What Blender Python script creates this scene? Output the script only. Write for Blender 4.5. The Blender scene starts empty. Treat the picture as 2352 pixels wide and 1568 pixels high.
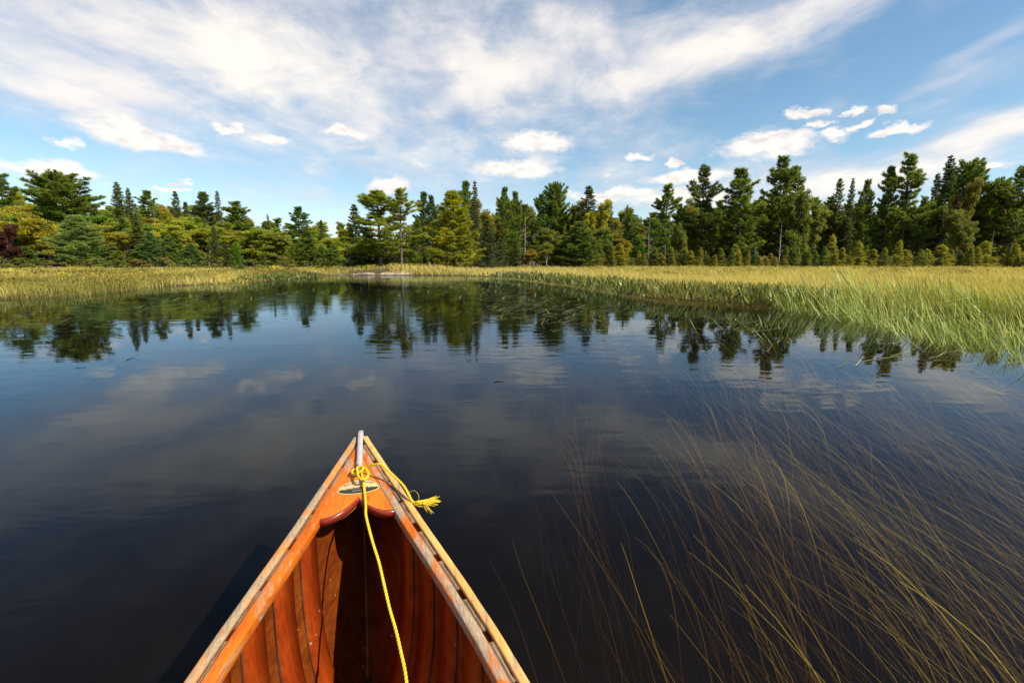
import bpy, math, random
import numpy as np
from mathutils import Vector, Matrix

C = bpy.context.scene
COL = C.collection
R = math.radians

# ------------------------------------------------------------------ camera
EYE = 1.08
FPX, CX, CY = 1111.0, 1176.0, 784.0            # focal length and centre in the pixels of a 2352 px wide photo
PITCH = math.atan(181 / FPX)
cam = bpy.data.objects.new('camera', bpy.data.cameras.new('camera'))
COL.objects.link(cam)
cam.location = (0, 0, EYE)
cam.rotation_euler = (math.pi / 2 - PITCH, 0, 0)
cam.data.sensor_width = 36
cam.data.lens = 36 * FPX / 2352
cam.data.clip_start = 0.02
cam.data.clip_end = 9000
C.camera = cam

# ------------------------------------------------------------------ sun, sky, exposure
SUN_AZ, SUN_EL = R(118), R(44)
sun = bpy.data.objects.new('sun', bpy.data.lights.new('sun', 'SUN'))
COL.objects.link(sun)
sun.data.energy = 5.0
sun.data.angle = R(0.53)
sun.data.color = (1.0, 0.91, 0.74)
sdir = Vector((math.sin(SUN_AZ) * math.cos(SUN_EL), math.cos(SUN_AZ) * math.cos(SUN_EL), math.sin(SUN_EL)))
sun.rotation_euler = sdir.to_track_quat('Z', 'Y').to_euler()
sun.location = sdir * 60
C.view_settings.view_transform = 'Standard'
C.view_settings.look = 'None'
C.view_settings.gamma = 1
C.view_settings.exposure = 0.6
C.view_settings.use_curve_mapping = False
C.cycles.max_bounces = 8
C.cycles.transparent_max_bounces = 24
C.cycles.volume_bounces = 0
C.cycles.use_denoising = True
C.cycles.caustics_reflective = False
C.cycles.caustics_refractive = False


def ray(x, y):
    """viewing direction of a photo pixel (2352 px wide photo)"""
    a, b = (x - CX) / FPX, (y - CY) / FPX
    c, s = math.cos(PITCH), math.sin(PITCH)
    return np.array([a, c - b * s, -(b * c + s)])


def at_z(x, y, z):
    r = ray(x, y)
    return r * ((z - EYE) / r[2]) + np.array([0, 0, EYE])


def at_y(x, y, Y):
    r = ray(x, y)
    return r * (Y / r[1]) + np.array([0, 0, EYE])


class NT:
    """small helper to write node trees"""
    def __init__(s, tree):
        s.t = tree
        s.n = tree.nodes
        s.l = tree.links

    def new(s, typ, **kw):
        n = s.n.new(typ)
        for k, v in kw.items():
            setattr(n, k, v)
        return n

    def put(s, sock, v):
        if v is None:
            return
        if hasattr(v, 'links') or isinstance(v, bpy.types.NodeSocket):
            s.l.new(v, sock)
        else:
            sock.default_value = v

    def math(s, op, a, b=None, c=None, clamp=False):
        n = s.new('ShaderNodeMath', operation=op, use_clamp=clamp)
        for i, v in enumerate((a, b, c)):
            s.put(n.inputs[i], v)
        return n.outputs[0]

    def vec(s, op, a, b=None, c=None, out=0):
        n = s.new('ShaderNodeVectorMath', operation=op)
        for i, v in enumerate((a, b, c)):
            s.put(n.inputs[i], v)
        return n.outputs[out]

    def comb(s, x, y, z):
        n = s.new('ShaderNodeCombineXYZ')
        for i, v in enumerate((x, y, z)):
            s.put(n.inputs[i], v)
        return n.outputs[0]

    def noise(s, vec, scale, detail=4, rough=0.55, dist=0.0, out='Fac'):
        n = s.new('ShaderNodeTexNoise')
        s.put(n.inputs['Vector'], vec)
        n.inputs['Scale'].default_value = scale
        n.inputs['Detail'].default_value = detail
        n.inputs['Roughness'].default_value = rough
        n.inputs['Distortion'].default_value = dist
        return n.outputs[out]

    def smooth(s, v, a, b, lo=0.0, hi=1.0):
        n = s.new('ShaderNodeMapRange', interpolation_type='SMOOTHSTEP')
        s.put(n.inputs[0], v)
        for i, q in enumerate((a, b, lo, hi)):
            n.inputs[i + 1].default_value = q
        return n.outputs[0]

    def mix(s, fac, a, b, mode='MIX'):
        n = s.new('ShaderNodeMix', data_type='RGBA', blend_type=mode)
        s.put(n.inputs['Factor'], fac)
        for k, v in ((6, a), (7, b)):
            if isinstance(v, tuple) and len(v) == 3:
                v = v + (1,)
            s.put(n.inputs[k], v)
        return n.outputs[2]

    def mapping(s, vec, scale=(1, 1, 1), rot=(0, 0, 0), loc=(0, 0, 0)):
        n = s.new('ShaderNodeMapping')
        s.put(n.inputs[0], vec)
        n.inputs['Scale'].default_value = scale
        n.inputs['Rotation'].default_value = rot
        n.inputs['Location'].default_value = loc
        return n.outputs[0]


# ------------------------------------------------------------------ sky with clouds
world = bpy.data.worlds.new('World')
C.world = world
world.use_nodes = True
world.cycles.sampling_method = 'MANUAL'
world.cycles.sample_map_resolution = 512
w = NT(world.node_tree)
w.n.clear()
out = w.new('ShaderNodeOutputWorld')
bg = w.new('ShaderNodeBackground')
bg.inputs['Strength'].default_value = 0.10
w.l.new(bg.outputs[0], out.inputs[0])
sky = w.new('ShaderNodeTexSky', sky_type='NISHITA')
sky.sun_disc = False
sky.sun_elevation = SUN_EL
sky.sun_rotation = SUN_AZ
sky.altitude = 400
sky.air_density = 1.0
sky.dust_density = 0.25
sky.ozone_density = 1.6
tc = w.new('ShaderNodeTexCoord')
D = w.vec('NORMALIZE', tc.outputs['Generated'])
sp = w.new('ShaderNodeSeparateXYZ')
w.l.new(D, sp.inputs[0])
dx, dy, dz = sp.outputs
az = w.math('ARCTAN2', dx, dy)
el = w.math('ARCSINE', dz)
P = w.comb(az, el, 0.0)
zden = w.math('ADD', w.math('ABSOLUTE', dz), 0.07)
Q = w.comb(w.math('DIVIDE', dx, zden), w.math('DIVIDE', dy, zden), 0.0)


def azel(x, y):
    r = ray(x, y)
    r = r / np.linalg.norm(r)
    return math.atan2(r[0], r[1]), math.asin(r[2])


def blob(cx, cy, rx, ry, src, slope=0.0):
    a, e = azel(cx, cy)
    W = (azel(cx + rx, cy)[0] - azel(cx - rx, cy)[0]) / 2
    Hh = (azel(cx, cy - ry)[1] - azel(cx, cy + ry)[1]) / 2
    if slope:
        # shear the blob so that it leans: el' = el - slope*(az-a)
        m = w.new('ShaderNodeVectorMath', operation='DOT_PRODUCT')
        w.put(m.inputs[0], src)
        m.inputs[1].default_value = (slope, 0, 0)
        sh = w.math('SUBTRACT', m.outputs['Value'], slope * a)
        src = w.vec('SUBTRACT', src, w.comb(0.0, sh, 0.0))
    q = w.vec('MULTIPLY_ADD', src, (1 / W, 1 / Hh, 0), (-a / W, -e / Hh, 0))
    return w.vec('LENGTH', q, out='Value')


wn = w.noise(w.mapping(P, scale=(1, 1.7, 1)), 16, 7, 0.62, out='Color')
warp = w.vec('MULTIPLY', w.vec('SUBTRACT', wn, (0.5, 0.5, 0.5)), (0.10, 0.055, 0))
PW = w.vec('ADD', P, warp)
CUM = [(1235, 330, 85, 27), (1180, 388, 105, 22), (1468, 360, 42, 10), (1765, 330, 125, 28), (1850, 256, 45, 16),
       (1960, 253, 38, 9), (2045, 258, 34, 13), (1930, 305, 36, 18), (1978, 284, 25, 13), (2062, 300, 56, 15),
       (1870, 286, 40, 8), (1545, 379, 25, 11), (895, 424, 50, 20), (800, 305, 55, 13), (535, 293, 28, 14),
       (620, 322, 42, 14), (155, 327, 30, 16), (392, 433, 42, 8), (415, 417, 24, 5), (1400, 446, 120, 16),
       (1560, 455, 120, 16), (1580, 408, 110, 20), (1405, 400, 12, 6), (2250, 385, 70, 14)]
dmin = None
for c in CUM:
    d = blob(*c, PW)
    dmin = d if dmin is None else w.math('MINIMUM', dmin, d)
for c in [(330, 315, 175, 30, -0.13), (130, 395, 135, 24, -0.08)]:
    d = blob(*c[:4], PW, c[4])
    dmin = w.math('MINIMUM', dmin, d)
fine = w.noise(w.mapping(P, scale=(1, 2.0, 1)), 34, 6, 0.6)
dd = w.math('ADD', dmin, w.math('MULTIPLY', w.math('SUBTRACT', fine, 0.5), 0.9))
cumulus = w.smooth(dd, 1.22, 0.45)

# high thin cloud: streaks lie along +Y on a flat layer, so they fan out from the horizon
HIGH = [(150, 60, 700, 170, .62, 0), (820, 90, 460, 190, .60, 0), (1330, 80, 330, 130, .48, 0), (620, 180, 420, 150, .25, -.25),
        (1250, 190, 420, 140, .36, 0), (1110, 190, 95, 60, .40, 0), (1800, 45, 420, 75, .80, .24), (1480, 150, 190, 100, .30, .4), (230, 225, 420, 80, .60, -.08),
        (2290, 300, 300, 60, .62, .42), (2050, 390, 330, 60, .48, .22), (2290, 85, 190, 26, .42, .4), (2130, 200, 130, 18, .34, .3),
        (1700, 450, 420, 70, .50, 0), (1000, 330, 520, 100, .28, 0), (1150, 420, 900, 60, .16, 0), (700, 300, 260, 70, .14, -.2),
        (1950, 170, 330, 110, -.28, .15), (430, 205, 260, 36, -.22, -.2), (560, 385, 420, 60, .08, 0)]
cov = None
for (cx, cy, rx, ry, amp, sl) in HIGH:
    d = blob(cx, cy, rx, ry, P, sl)
    g = w.math('MULTIPLY', w.smooth(d, 1.45, 0.0), amp)
    cov = g if cov is None else w.math('ADD', cov, g)
cov = w.math('MULTIPLY', cov, w.smooth(el, 0.56, 0.43, 0.15, 1.0))
# beyond the top of the photograph the layer goes on, broken
cov = w.math('ADD', cov, w.smooth(el, 0.60, 0.86, 0.0, 0.95))
qs = w.mapping(Q, scale=(1.0, 0.42, 1), rot=(0, 0, R(4)))
h1 = w.noise(qs, 1.9, 9, 0.58, 0.7)
h2 = w.noise(w.mapping(Q, scale=(1, 0.4, 1), rot=(0, 0, R(20))), 5.5, 6, 0.56, 0.6)
h3 = w.noise(w.mapping(P, scale=(1, 2.1, 1)), 6.5, 8, 0.6, 0.4)
hn = w.math('ADD', w.math('ADD', w.math('MULTIPLY', h1, 0.30), w.math('MULTIPLY', h2, 0.18)), w.math('MULTIPLY', h3, 0.52))
hd = w.math('ADD', w.math('MULTIPLY', w.math('SUBTRACT', hn, 0.5), 3.1), cov)
high = w.smooth(hd, -0.30, 1.15, 0.0, 0.95)

hs = w.new('ShaderNodeHueSaturation')
hs.inputs['Hue'].default_value = 0.487
hs.inputs['Saturation'].default_value = 1.08
hs.inputs['Value'].default_value = 1.0
w.l.new(sky.outputs[0], hs.inputs['Color'])
hi_t = w.noise(Q, 1.1, 4, 0.5)
hi_col = w.mix(w.smooth(w.math('ADD', hi_t, w.math('MULTIPLY', high, 0.35)), 0.45, 0.95), (4.9, 4.9, 5.4), (7.6, 7.0, 6.3))
dim = w.smooth(el, 0.45, 0.72, 1.0, 0.55)
hi_col = w.mix(1.0, hi_col, w.comb(dim, dim, dim), 'MULTIPLY')
c1 = w.mix(high, hs.outputs[0], hi_col)
fine2 = w.noise(w.mapping(P, scale=(1, 2.0, 1), loc=(0.012, 0.03, 0)), 34, 3, 0.5)
lit = w.smooth(w.math('SUBTRACT', w.noise(w.mapping(P, scale=(1, 2.0, 1)), 34, 3, 0.5), fine2), -0.30, 0.12)
cu_col = w.mix(lit, (5.9, 5.5, 5.4), (7.9, 7.3, 6.6))
c2 = w.mix(w.math('MULTIPLY', cumulus, 0.94), c1, cu_col)
w.l.new(c2, bg.inputs['Color'])

# ------------------------------------------------------------------ mesh helpers
def mesh_obj(name, V, F, mats, parent=None, smooth=False, tone=None, midx=None, loc=None):
    """one mesh object from numpy verts and a list of equal-length face arrays"""
    me = bpy.data.meshes.new(name)
    V = np.asarray(V, dtype=np.float32).reshape(-1, 3)
    if not isinstance(F, list):
        F = [F]
    F = [np.asarray(f, dtype=np.int32) for f in F if len(f)]
    loops = np.concatenate([f.ravel() for f in F])
    tot = np.concatenate([np.full(len(f), f.shape[1], dtype=np.int32) for f in F])
    start = np.concatenate([[0], np.cumsum(tot)[:-1]]).astype(np.int32)
    me.vertices.add(len(V))
    me.vertices.foreach_set('co', V.ravel())
    me.loops.add(len(loops))
    me.loops.foreach_set('vertex_index', loops)
    me.polygons.add(len(tot))
    me.polygons.foreach_set('loop_start', start)
    me.polygons.foreach_set('loop_total', tot)
    if smooth:
        me.polygons.foreach_set('use_smooth', np.ones(len(tot), dtype=bool))
    if midx is not None:
        me.polygons.foreach_set('material_index', np.asarray(midx, dtype=np.int32))
    if tone is not None:
        a = me.attributes.new('tone', 'FLOAT', 'POINT')
        a.data.foreach_set('value', np.asarray(tone, dtype=np.float32))
    me.update(calc_edges=True)
    me.validate()
    for m in (mats if isinstance(mats, (list, tuple)) else [mats]):
        me.materials.append(m)
    o = bpy.data.objects.new(name, me)
    COL.objects.link(o)
    if parent is not None:
        o.parent = parent
    if loc is not None:
        o.location = loc
    return o


def tag(o, label=None, cat=None, group=None, kind=None):
    for k, v in (('label', label), ('category', cat), ('group', group), ('kind', kind)):
        if v:
            o[k] = v
    return o


def empty(name, loc=(0, 0, 0), rz=0.0):
    o = bpy.data.objects.new(name, None)
    COL.objects.link(o)
    o.location = loc
    o.rotation_euler = (0, 0, rz)
    o.empty_display_size = 0.2
    return o


def norm(a):
    return a / np.maximum(np.linalg.norm(a, axis=-1, keepdims=True), 1e-9)


class Geo:
    """collects verts, faces and a tone per vertex"""
    def __init__(s):
        s.V, s.Q, s.T, s.tone, s.n = [], [], [], [], 0

    def add(s, V, quads=None, tris=None, tone=0.5):
        V = np.asarray(V, dtype=float).reshape(-1, 3)
        s.V.append(V)
        if quads is not None and len(quads):
            s.Q.append(np.asarray(quads) + s.n)
        if tris is not None and len(tris):
            s.T.append(np.asarray(tris) + s.n)
        s.tone.append(np.broadcast_to(np.asarray(tone, dtype=float), (len(V),)))
        s.n += len(V)

    def tube(s, pts, rad, sides=7, tone=0.5, caps=True):
        pts = np.asarray(pts, dtype=float)
        n = len(pts)
        rad = np.broadcast_to(np.asarray(rad, dtype=float), (n,))
        t = norm(np.gradient(pts, axis=0))
        ref = np.array([0, 0, 1.0]) if abs(t[0][2]) < 0.9 else np.array([1.0, 0, 0])
        u = norm(np.cross(t, np.broadcast_to(ref, t.shape)))
        for i in range(1, n):                       # parallel transport
            v = u[i - 1] - t[i] * np.dot(u[i - 1], t[i])
            u[i] = v / max(np.linalg.norm(v), 1e-9)
        b = np.cross(t, u)
        a = np.linspace(0, 2 * np.pi, sides, endpoint=False)
        V = pts[:, None] + rad[:, None, None] * (np.cos(a)[None, :, None] * u[:, None] + np.sin(a)[None, :, None] * b[:, None])
        i, j = np.meshgrid(np.arange(n - 1), np.arange(sides), indexing='ij')
        k = (j + 1) % sides
        q = np.stack([i * sides + j, i * sides + k, (i + 1) * sides + k, (i + 1) * sides + j], -1).reshape(-1, 4)
        V = V.reshape(-1, 3)
        tr = []
        if caps:
            V = np.vstack([V, pts[0], pts[-1]])
            c0, c1 = n * sides, n * sides + 1
            for m in range(sides):
                tr += [[c0, (m + 1) % sides, m], [c1, (n - 1) * sides + m, (n - 1) * sides + (m + 1) % sides]]
        s.add(V, q, tr, tone)

    def grid(s, V, tone=0.5, close_u=False):
        """V: (n, m, 3)"""
        n, m = V.shape[:2]
        i, j = np.meshgrid(np.arange(n - 1), np.arange(m if close_u else m - 1), indexing='ij')
        k = (j + 1) % m
        q = np.stack([i * m + j, i * m + k, (i + 1) * m + k, (i + 1) * m + j], -1).reshape(-1, 4)
        s.add(V.reshape(-1, 3), q, None, tone)

    def obj(s, name, mats, parent=None, smooth=False, loc=None, tone=True):
        F = []
        if s.Q:
            F.append(np.concatenate(s.Q))
        if s.T:
            F.append(np.concatenate(s.T))
        return mesh_obj(name, np.concatenate(s.V), F, mats, parent, smooth, np.concatenate(s.tone) if tone else None, loc=loc)


# ------------------------------------------------------------------ materials
def material(name):
    m = bpy.data.materials.new(name)
    m.use_nodes = True
    t = NT(m.node_tree)
    b = m.node_tree.nodes['Principled BSDF']
    return m, t, b


def leaf_material(name, obj_tint=True, col=(0.1, 0.1, 0.03), hot=(0.2, 0.16, 0.03), trans=0.48, lo=1.3, hi=3.0, rough=0.6):
    m, t, b = material(name)
    at = t.new('ShaderNodeAttribute', attribute_name='tone')
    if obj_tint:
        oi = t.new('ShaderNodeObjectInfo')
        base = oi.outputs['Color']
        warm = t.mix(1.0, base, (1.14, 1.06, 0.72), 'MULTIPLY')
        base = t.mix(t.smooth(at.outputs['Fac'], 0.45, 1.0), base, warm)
    else:
        base = t.mix(t.smooth(at.outputs['Fac'], 0.2, 1.0), col, hot)
    val = t.math('MULTIPLY_ADD', at.outputs['Fac'], hi - lo, lo)
    base = t.mix(1.0, base, t.comb(val, val, val), 'MULTIPLY')
    t.put(b.inputs['Base Color'], base)
    b.inputs['Roughness'].default_value = rough
    b.inputs['Specular IOR Level'].default_value = 0.25
    tr = t.new('ShaderNodeBsdfTranslucent')
    t.put(tr.inputs[0], t.mix(1.0, base, (1.15, 1.2, 0.6), 'MULTIPLY'))
    mx = t.new('ShaderNodeMixShader')
    mx.inputs[0].default_value = trans
    t.l.new(b.outputs[0], mx.inputs[1])
    t.l.new(tr.outputs[0], mx.inputs[2])
    t.l.new(mx.outputs[0], t.n['Material Output'].inputs[0])
    return m


M_leaf = leaf_material('foliage')
M_marsh = leaf_material('marsh_grass', False, (0.20, 0.20, 0.035), (0.50, 0.39, 0.125), 0.35, 0.8, 1.4)
M_reed = leaf_material('reed', False, (0.15, 0.21, 0.03), (0.56, 0.58, 0.24), 0.30, 0.75, 1.3, 0.4)
M_pick = leaf_material('broad_leaf', False, (0.09, 0.12, 0.03), (0.26, 0.27, 0.07), 0.3, 0.6, 1.3, 0.35)
M_weed = leaf_material('water_weed', False, (0.10, 0.095, 0.018), (0.44, 0.39, 0.05), 0.35, 0.6, 1.3, 0.5)
M_float = leaf_material('floating_weed', False, (0.12, 0.13, 0.04), (0.30, 0.30, 0.10), 0.2, 0.6, 1.3, 0.4)


def bark_material(name, c0, c1, scale=6):
    m, t, b = material(name)
    tcn = t.new('ShaderNodeTexCoord')
    n = t.noise(t.mapping(tcn.outputs['Object'], scale=(1, 1, 0.25)), scale, 5, 0.65)
    t.put(b.inputs['Base Color'], t.mix(t.smooth(n, 0.35, 0.65), c0, c1))
    b.inputs['Roughness'].default_value = 0.9
    b.inputs['Specular IOR Level'].default_value = 0.15
    return m


M_bark = bark_material('pine_bark', (0.07, 0.05, 0.04), (0.17, 0.13, 0.11))
M_birch = bark_material('birch_bark', (0.30, 0.26, 0.21), (0.55, 0.49, 0.42), 4)
M_dead = bark_material('dead_wood', (0.22, 0.18, 0.15), (0.34, 0.29, 0.25))

# ------------------------------------------------------------------ shoreline and terrain
WATER = [(-60, -45), (-40, -5), (-24, 6), (-17, 11.5)] + \
        [tuple(at_z(x, y, 0)[:2]) for x, y in ((0, 690), (150, 683), (245, 672), (345, 660), (460, 655), (560, 650), (640, 642), (718, 634),
                                               (800, 631.5), (940, 632), (1060, 634), (1170, 638), (1240, 646), (1330, 657), (1430, 674),
                                               (1500, 688), (1620, 693), (1790, 705))] + \
        [(8.2, 9.8), (9.0, 7.6), (8.6, 5.2), (8.8, 2), (10, -10), (14, -45)]
WP = np.array(WATER)


def shore_distance(x, y):
    """signed distance to the shoreline: positive on land, negative in the water"""
    x = np.asarray(x, float)
    y = np.asarray(y, float)
    best = np.full(x.shape, 1e9)
    inside = np.zeros(x.shape, bool)
    n = len(WP)
    for i in range(n):
        a, b = WP[i], WP[(i + 1) % n]
        ex, ey = b - a
        t = np.clip(((x - a[0]) * ex + (y - a[1]) * ey) / (ex * ex + ey * ey), 0, 1)
        best = np.minimum(best, np.hypot(x - a[0] - t * ex, y - a[1] - t * ey))
        if abs(ey) > 1e-9:
            cr = ((a[1] > y) != (b[1] > y)) & (x < ex * (y - a[1]) / ey + a[0])
            inside ^= cr
    return np.where(inside, -best, best)


def sstep(v, a, b):
    t = np.clip((v - a) / (b - a), 0, 1)
    return t * t * (3 - 2 * t)


def ground(x, y):
    x = np.asarray(x, float)
    y = np.asarray(y, float)
    d = shore_distance(x, y)
    bed = -np.minimum(1.5, 0.10 + 0.22 * np.maximum(-d, 0)) * sstep(-d, 0, 0.8)
    land = 0.08 * sstep(d, 0, 1.0) + 0.12 * sstep(d, 2, 40)
    land = land + 0.05 * np.sin(x * 0.9 + 1.3 * np.sin(y * 0.5)) * np.cos(y * 0.7) * sstep(d, 0.5, 3)
    # knoll of the rocky point
    land = land + 0.5 * np.exp(-(((x + 11) / 7) ** 2 + ((y - 49) / 5) ** 2)) * sstep(d, 0, 3)
    # wooded hill on the left, low rise on the right
    left = 1 - sstep(x / np.maximum(y, 1), -0.55, -0.15)
    land = land + left * 11.0 * sstep(y - 0.15 * x, 82, 185)
    right = sstep(x / np.maximum(y, 1), -0.1, 0.5)
    land = land + right * 2.5 * sstep(y, 98, 160)
    land = land + 14 * sstep(np.hypot(x, y), 260, 700)
    return np.where(d < 0, bed, land)


m, t, b = material('ground')
tcn = t.new('ShaderNodeTexCoord')
geo = t.new('ShaderNodeNewGeometry')
pz = t.new('ShaderNodeSeparateXYZ')
t.l.new(geo.outputs['Position'], pz.inputs[0])
n1 = t.noise(tcn.outputs['Object'], 0.35, 6, 0.6)
n2 = t.noise(tcn.outputs['Object'], 4.0, 5, 0.65)
soil = t.mix(t.smooth(n1, 0.35, 0.65), (0.06, 0.048, 0.02), (0.10, 0.08, 0.03))
soil = t.mix(t.smooth(n2, 0.4, 0.7), soil, (0.07, 0.055, 0.025))
silt = t.mix(n2, (0.030, 0.020, 0.011), (0.055, 0.037, 0.020))
t.put(b.inputs['Base Color'], t.mix(t.smooth(pz.outputs[2], -0.03, 0.03), silt, soil))
b.inputs['Roughness'].default_value = 0.95
b.inputs['Specular IOR Level'].default_value = 0.1
M_ground = m

u = np.linspace(-1, 1, 420)
gx = np.sinh(u * 6.2) / np.sinh(6.2) * 3000
v = np.linspace(-1, 1, 420)
gy = np.sinh(v * 6.2) / np.sinh(6.2) * 3000 + 14
GX, GY = np.meshgrid(gx, gy, indexing='ij')
GZ = ground(GX, GY)
g = Geo()
g.grid(np.stack([GX, GY, GZ], -1))
tag(g.obj('ground', M_ground, smooth=True, tone=False), kind='structure')

# ------------------------------------------------------------------ canoe shape (local: x right, y forward, z up; bow tip at y = 0)
TIP = at_z(828, 995, 0.56)
YAW = R(15.2)
CANOE_LEN = 4.8
_ws = [0, .04, .12, .25, .37, .5, .6, .72, .84, 1.2, 1.7, 2.4]
_wo = [.022, .036, .066, .112, .152, .197, .230, .266, .295, .37, .425, .45]


def half_out(s):
    s = np.minimum(s, CANOE_LEN - s)
    return np.interp(s, _ws, _wo)


def sheer(s):
    s = np.minimum(s, CANOE_LEN - s)
    return .33 + .22 * np.clip(1 - s / 2.4, 0, 1) ** 3


def keel(s):
    s = np.minimum(s, CANOE_LEN - s)
    return -.055 + .56 * np.clip(1 - (s - .03) / .40, 0, 1) ** 3.2


HULL_IN = 0.021        # planking lies this far inside the outer edge of the outwale


def section(s, u, inset=0.0):
    """point of the hull at station s; u in [-1, 1] from the left gunwale over the keel to the right one"""
    s = np.asarray(s, float)
    u = np.asarray(u, float)
    sm = np.minimum(s, CANOE_LEN - s)
    wd = np.maximum(half_out(s) - HULL_IN - inset, 0.002)
    zk = keel(s) + inset
    zg = sheer(s) - 0.004
    full = sstep(sm, -0.25, 0.62)
    a = np.abs(u)
    th = a * np.pi / 2
    ex = np.sin(th) ** (1.0 - 0.14 * full)
    ez = 1 - np.cos(th) ** (1.0 - 0.14 * full)
    lx, lz = a, a
    k = 0.12 + 0.88 * full
    X = np.sign(u) * wd * (lx + (ex - lx) * k)
    Z = zk + (zg - zk) * (lz + (ez - lz) * k)
    return np.stack([X, -s + 0 * X, Z], -1)


# ------------------------------------------------------------------ water
def waterline(s):
    u = np.linspace(0, 1, 400)
    p = section(np.full(400, s), u, -0.003)
    k = np.argmax(p[:, 2] > 0)
    return p[k, 0] if p[0, 2] < 0 else 0.0


ss = np.linspace(0.12, CANOE_LEN - 0.12, 90)
wl = np.array([waterline(s) for s in ss])
keep = wl > 0.004
ss, wl = ss[keep], wl[keep]
loop = np.vstack([np.column_stack([wl, -ss]), np.column_stack([-wl[::-1], -ss[::-1]])])     # canoe frame
cy_, sy_ = math.cos(YAW), math.sin(YAW)
loop = np.column_stack([loop[:, 0] * cy_ - loop[:, 1] * sy_ + TIP[0], loop[:, 0] * sy_ + loop[:, 1] * cy_ + TIP[1]])
cen = loop.mean(0)
ang = np.unwrap(np.arctan2(loop[:, 1] - cen[1], loop[:, 0] - cen[0]))
rings = [np.column_stack([loop, np.zeros(len(loop))])]
for k, r in enumerate((3.2, 8, 25, 80, 420)):
    circ = cen + r * np.column_stack([np.cos(ang), np.sin(ang)])
    rings.append(np.column_stack([circ, np.zeros(len(loop))]))
lowc = rings[-1].copy()
lowc[:, 2] = -12
rings.append(lowc)
rings.append(np.column_stack([np.tile(cen, (len(loop), 1)), np.full(len(loop), -12.0)]) + 0.01 * (rings[0] - rings[0].mean(0)) * [1, 1, 0])
g = Geo()
g.grid(np.array(rings), close_u=True)

m = bpy.data.materials.new('water')
m.use_nodes = True
t = NT(m.node_tree)
t.n.clear()
mo = t.new('ShaderNodeOutputMaterial')
tcn = t.new('ShaderNodeTexCoord')
ob = tcn.outputs['Object']
big = t.noise(ob, 0.22, 4, 0.55, 0.6)
big2 = t.noise(t.mapping(ob, scale=(0.5, 1.4, 1)), 0.9, 3, 0.5)
calm = t.math('MULTIPLY_ADD', t.smooth(t.math('ADD', big, t.math('MULTIPLY', big2, 0.3)), 0.53, 0.78), 0.85, 0.11)
rA = t.noise(t.mapping(ob, scale=(0.55, 1.5, 1), rot=(0, 0, R(9))), 3.2, 3, 0.5, 0.4)
rB = t.noise(t.mapping(ob, scale=(0.6, 1.3, 1), rot=(0, 0, R(-14))), 12.0, 3, 0.55, 0.3)
rC = t.noise(t.mapping(ob, scale=(0.7, 1.1, 1)), 0.7, 2, 0.5)
hgt = t.math('ADD', t.math('MULTIPLY', rA, 0.020), t.math('MULTIPLY', rB, 0.0009))
hgt = t.math('MULTIPLY', hgt, calm)
hgt = t.math('ADD', hgt, t.math('MULTIPLY', rC, 0.010))
bp = t.new('ShaderNodeBump')
bp.inputs['Strength'].default_value = 1.0
bp.inputs['Distance'].default_value = 0.20
t.l.new(hgt, bp.inputs['Height'])
fr = t.new('ShaderNodeFresnel')
fr.inputs['IOR'].default_value = 1.333
t.l.new(bp.outputs[0], fr.inputs['Normal'])
gl = t.new('ShaderNodeBsdfGlossy')
gl.inputs['Roughness'].default_value = 0.015
gl.inputs['Color'].default_value = (0.74, 0.87, 1.0, 1)
t.l.new(bp.outputs[0], gl.inputs['Normal'])
tp = t.new('ShaderNodeBsdfTransparent')
mx = t.new('ShaderNodeMixShader')
t.put(mx.inputs[0], t.math('POWER', fr.outputs[0], 1.22))
silt_ = t.new('ShaderNodeBsdfDiffuse')          # fine brown matter held in the water
silt_.inputs[0].default_value = (0.22, 0.165, 0.125, 1)
body = t.new('ShaderNodeMixShader')
body.inputs[0].default_value = 0.019
t.l.new(tp.outputs[0], body.inputs[1])
t.l.new(silt_.outputs[0], body.inputs[2])
t.l.new(body.outputs[0], mx.inputs[1])
t.l.new(gl.outputs[0], mx.inputs[2])
t.l.new(mx.outputs[0], mo.inputs['Surface'])
va = t.new('ShaderNodeVolumeAbsorption')
va.inputs['Color'].default_value = (0.60, 0.45, 0.15, 1)
va.inputs['Density'].default_value = 3.6
t.l.new(va.outputs[0], mo.inputs['Volume'])
m.cycles.homogeneous_volume = True
M_water = m
wo = g.obj('river_water', M_water, tone=False)
tag(wo, kind='structure')

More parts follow.
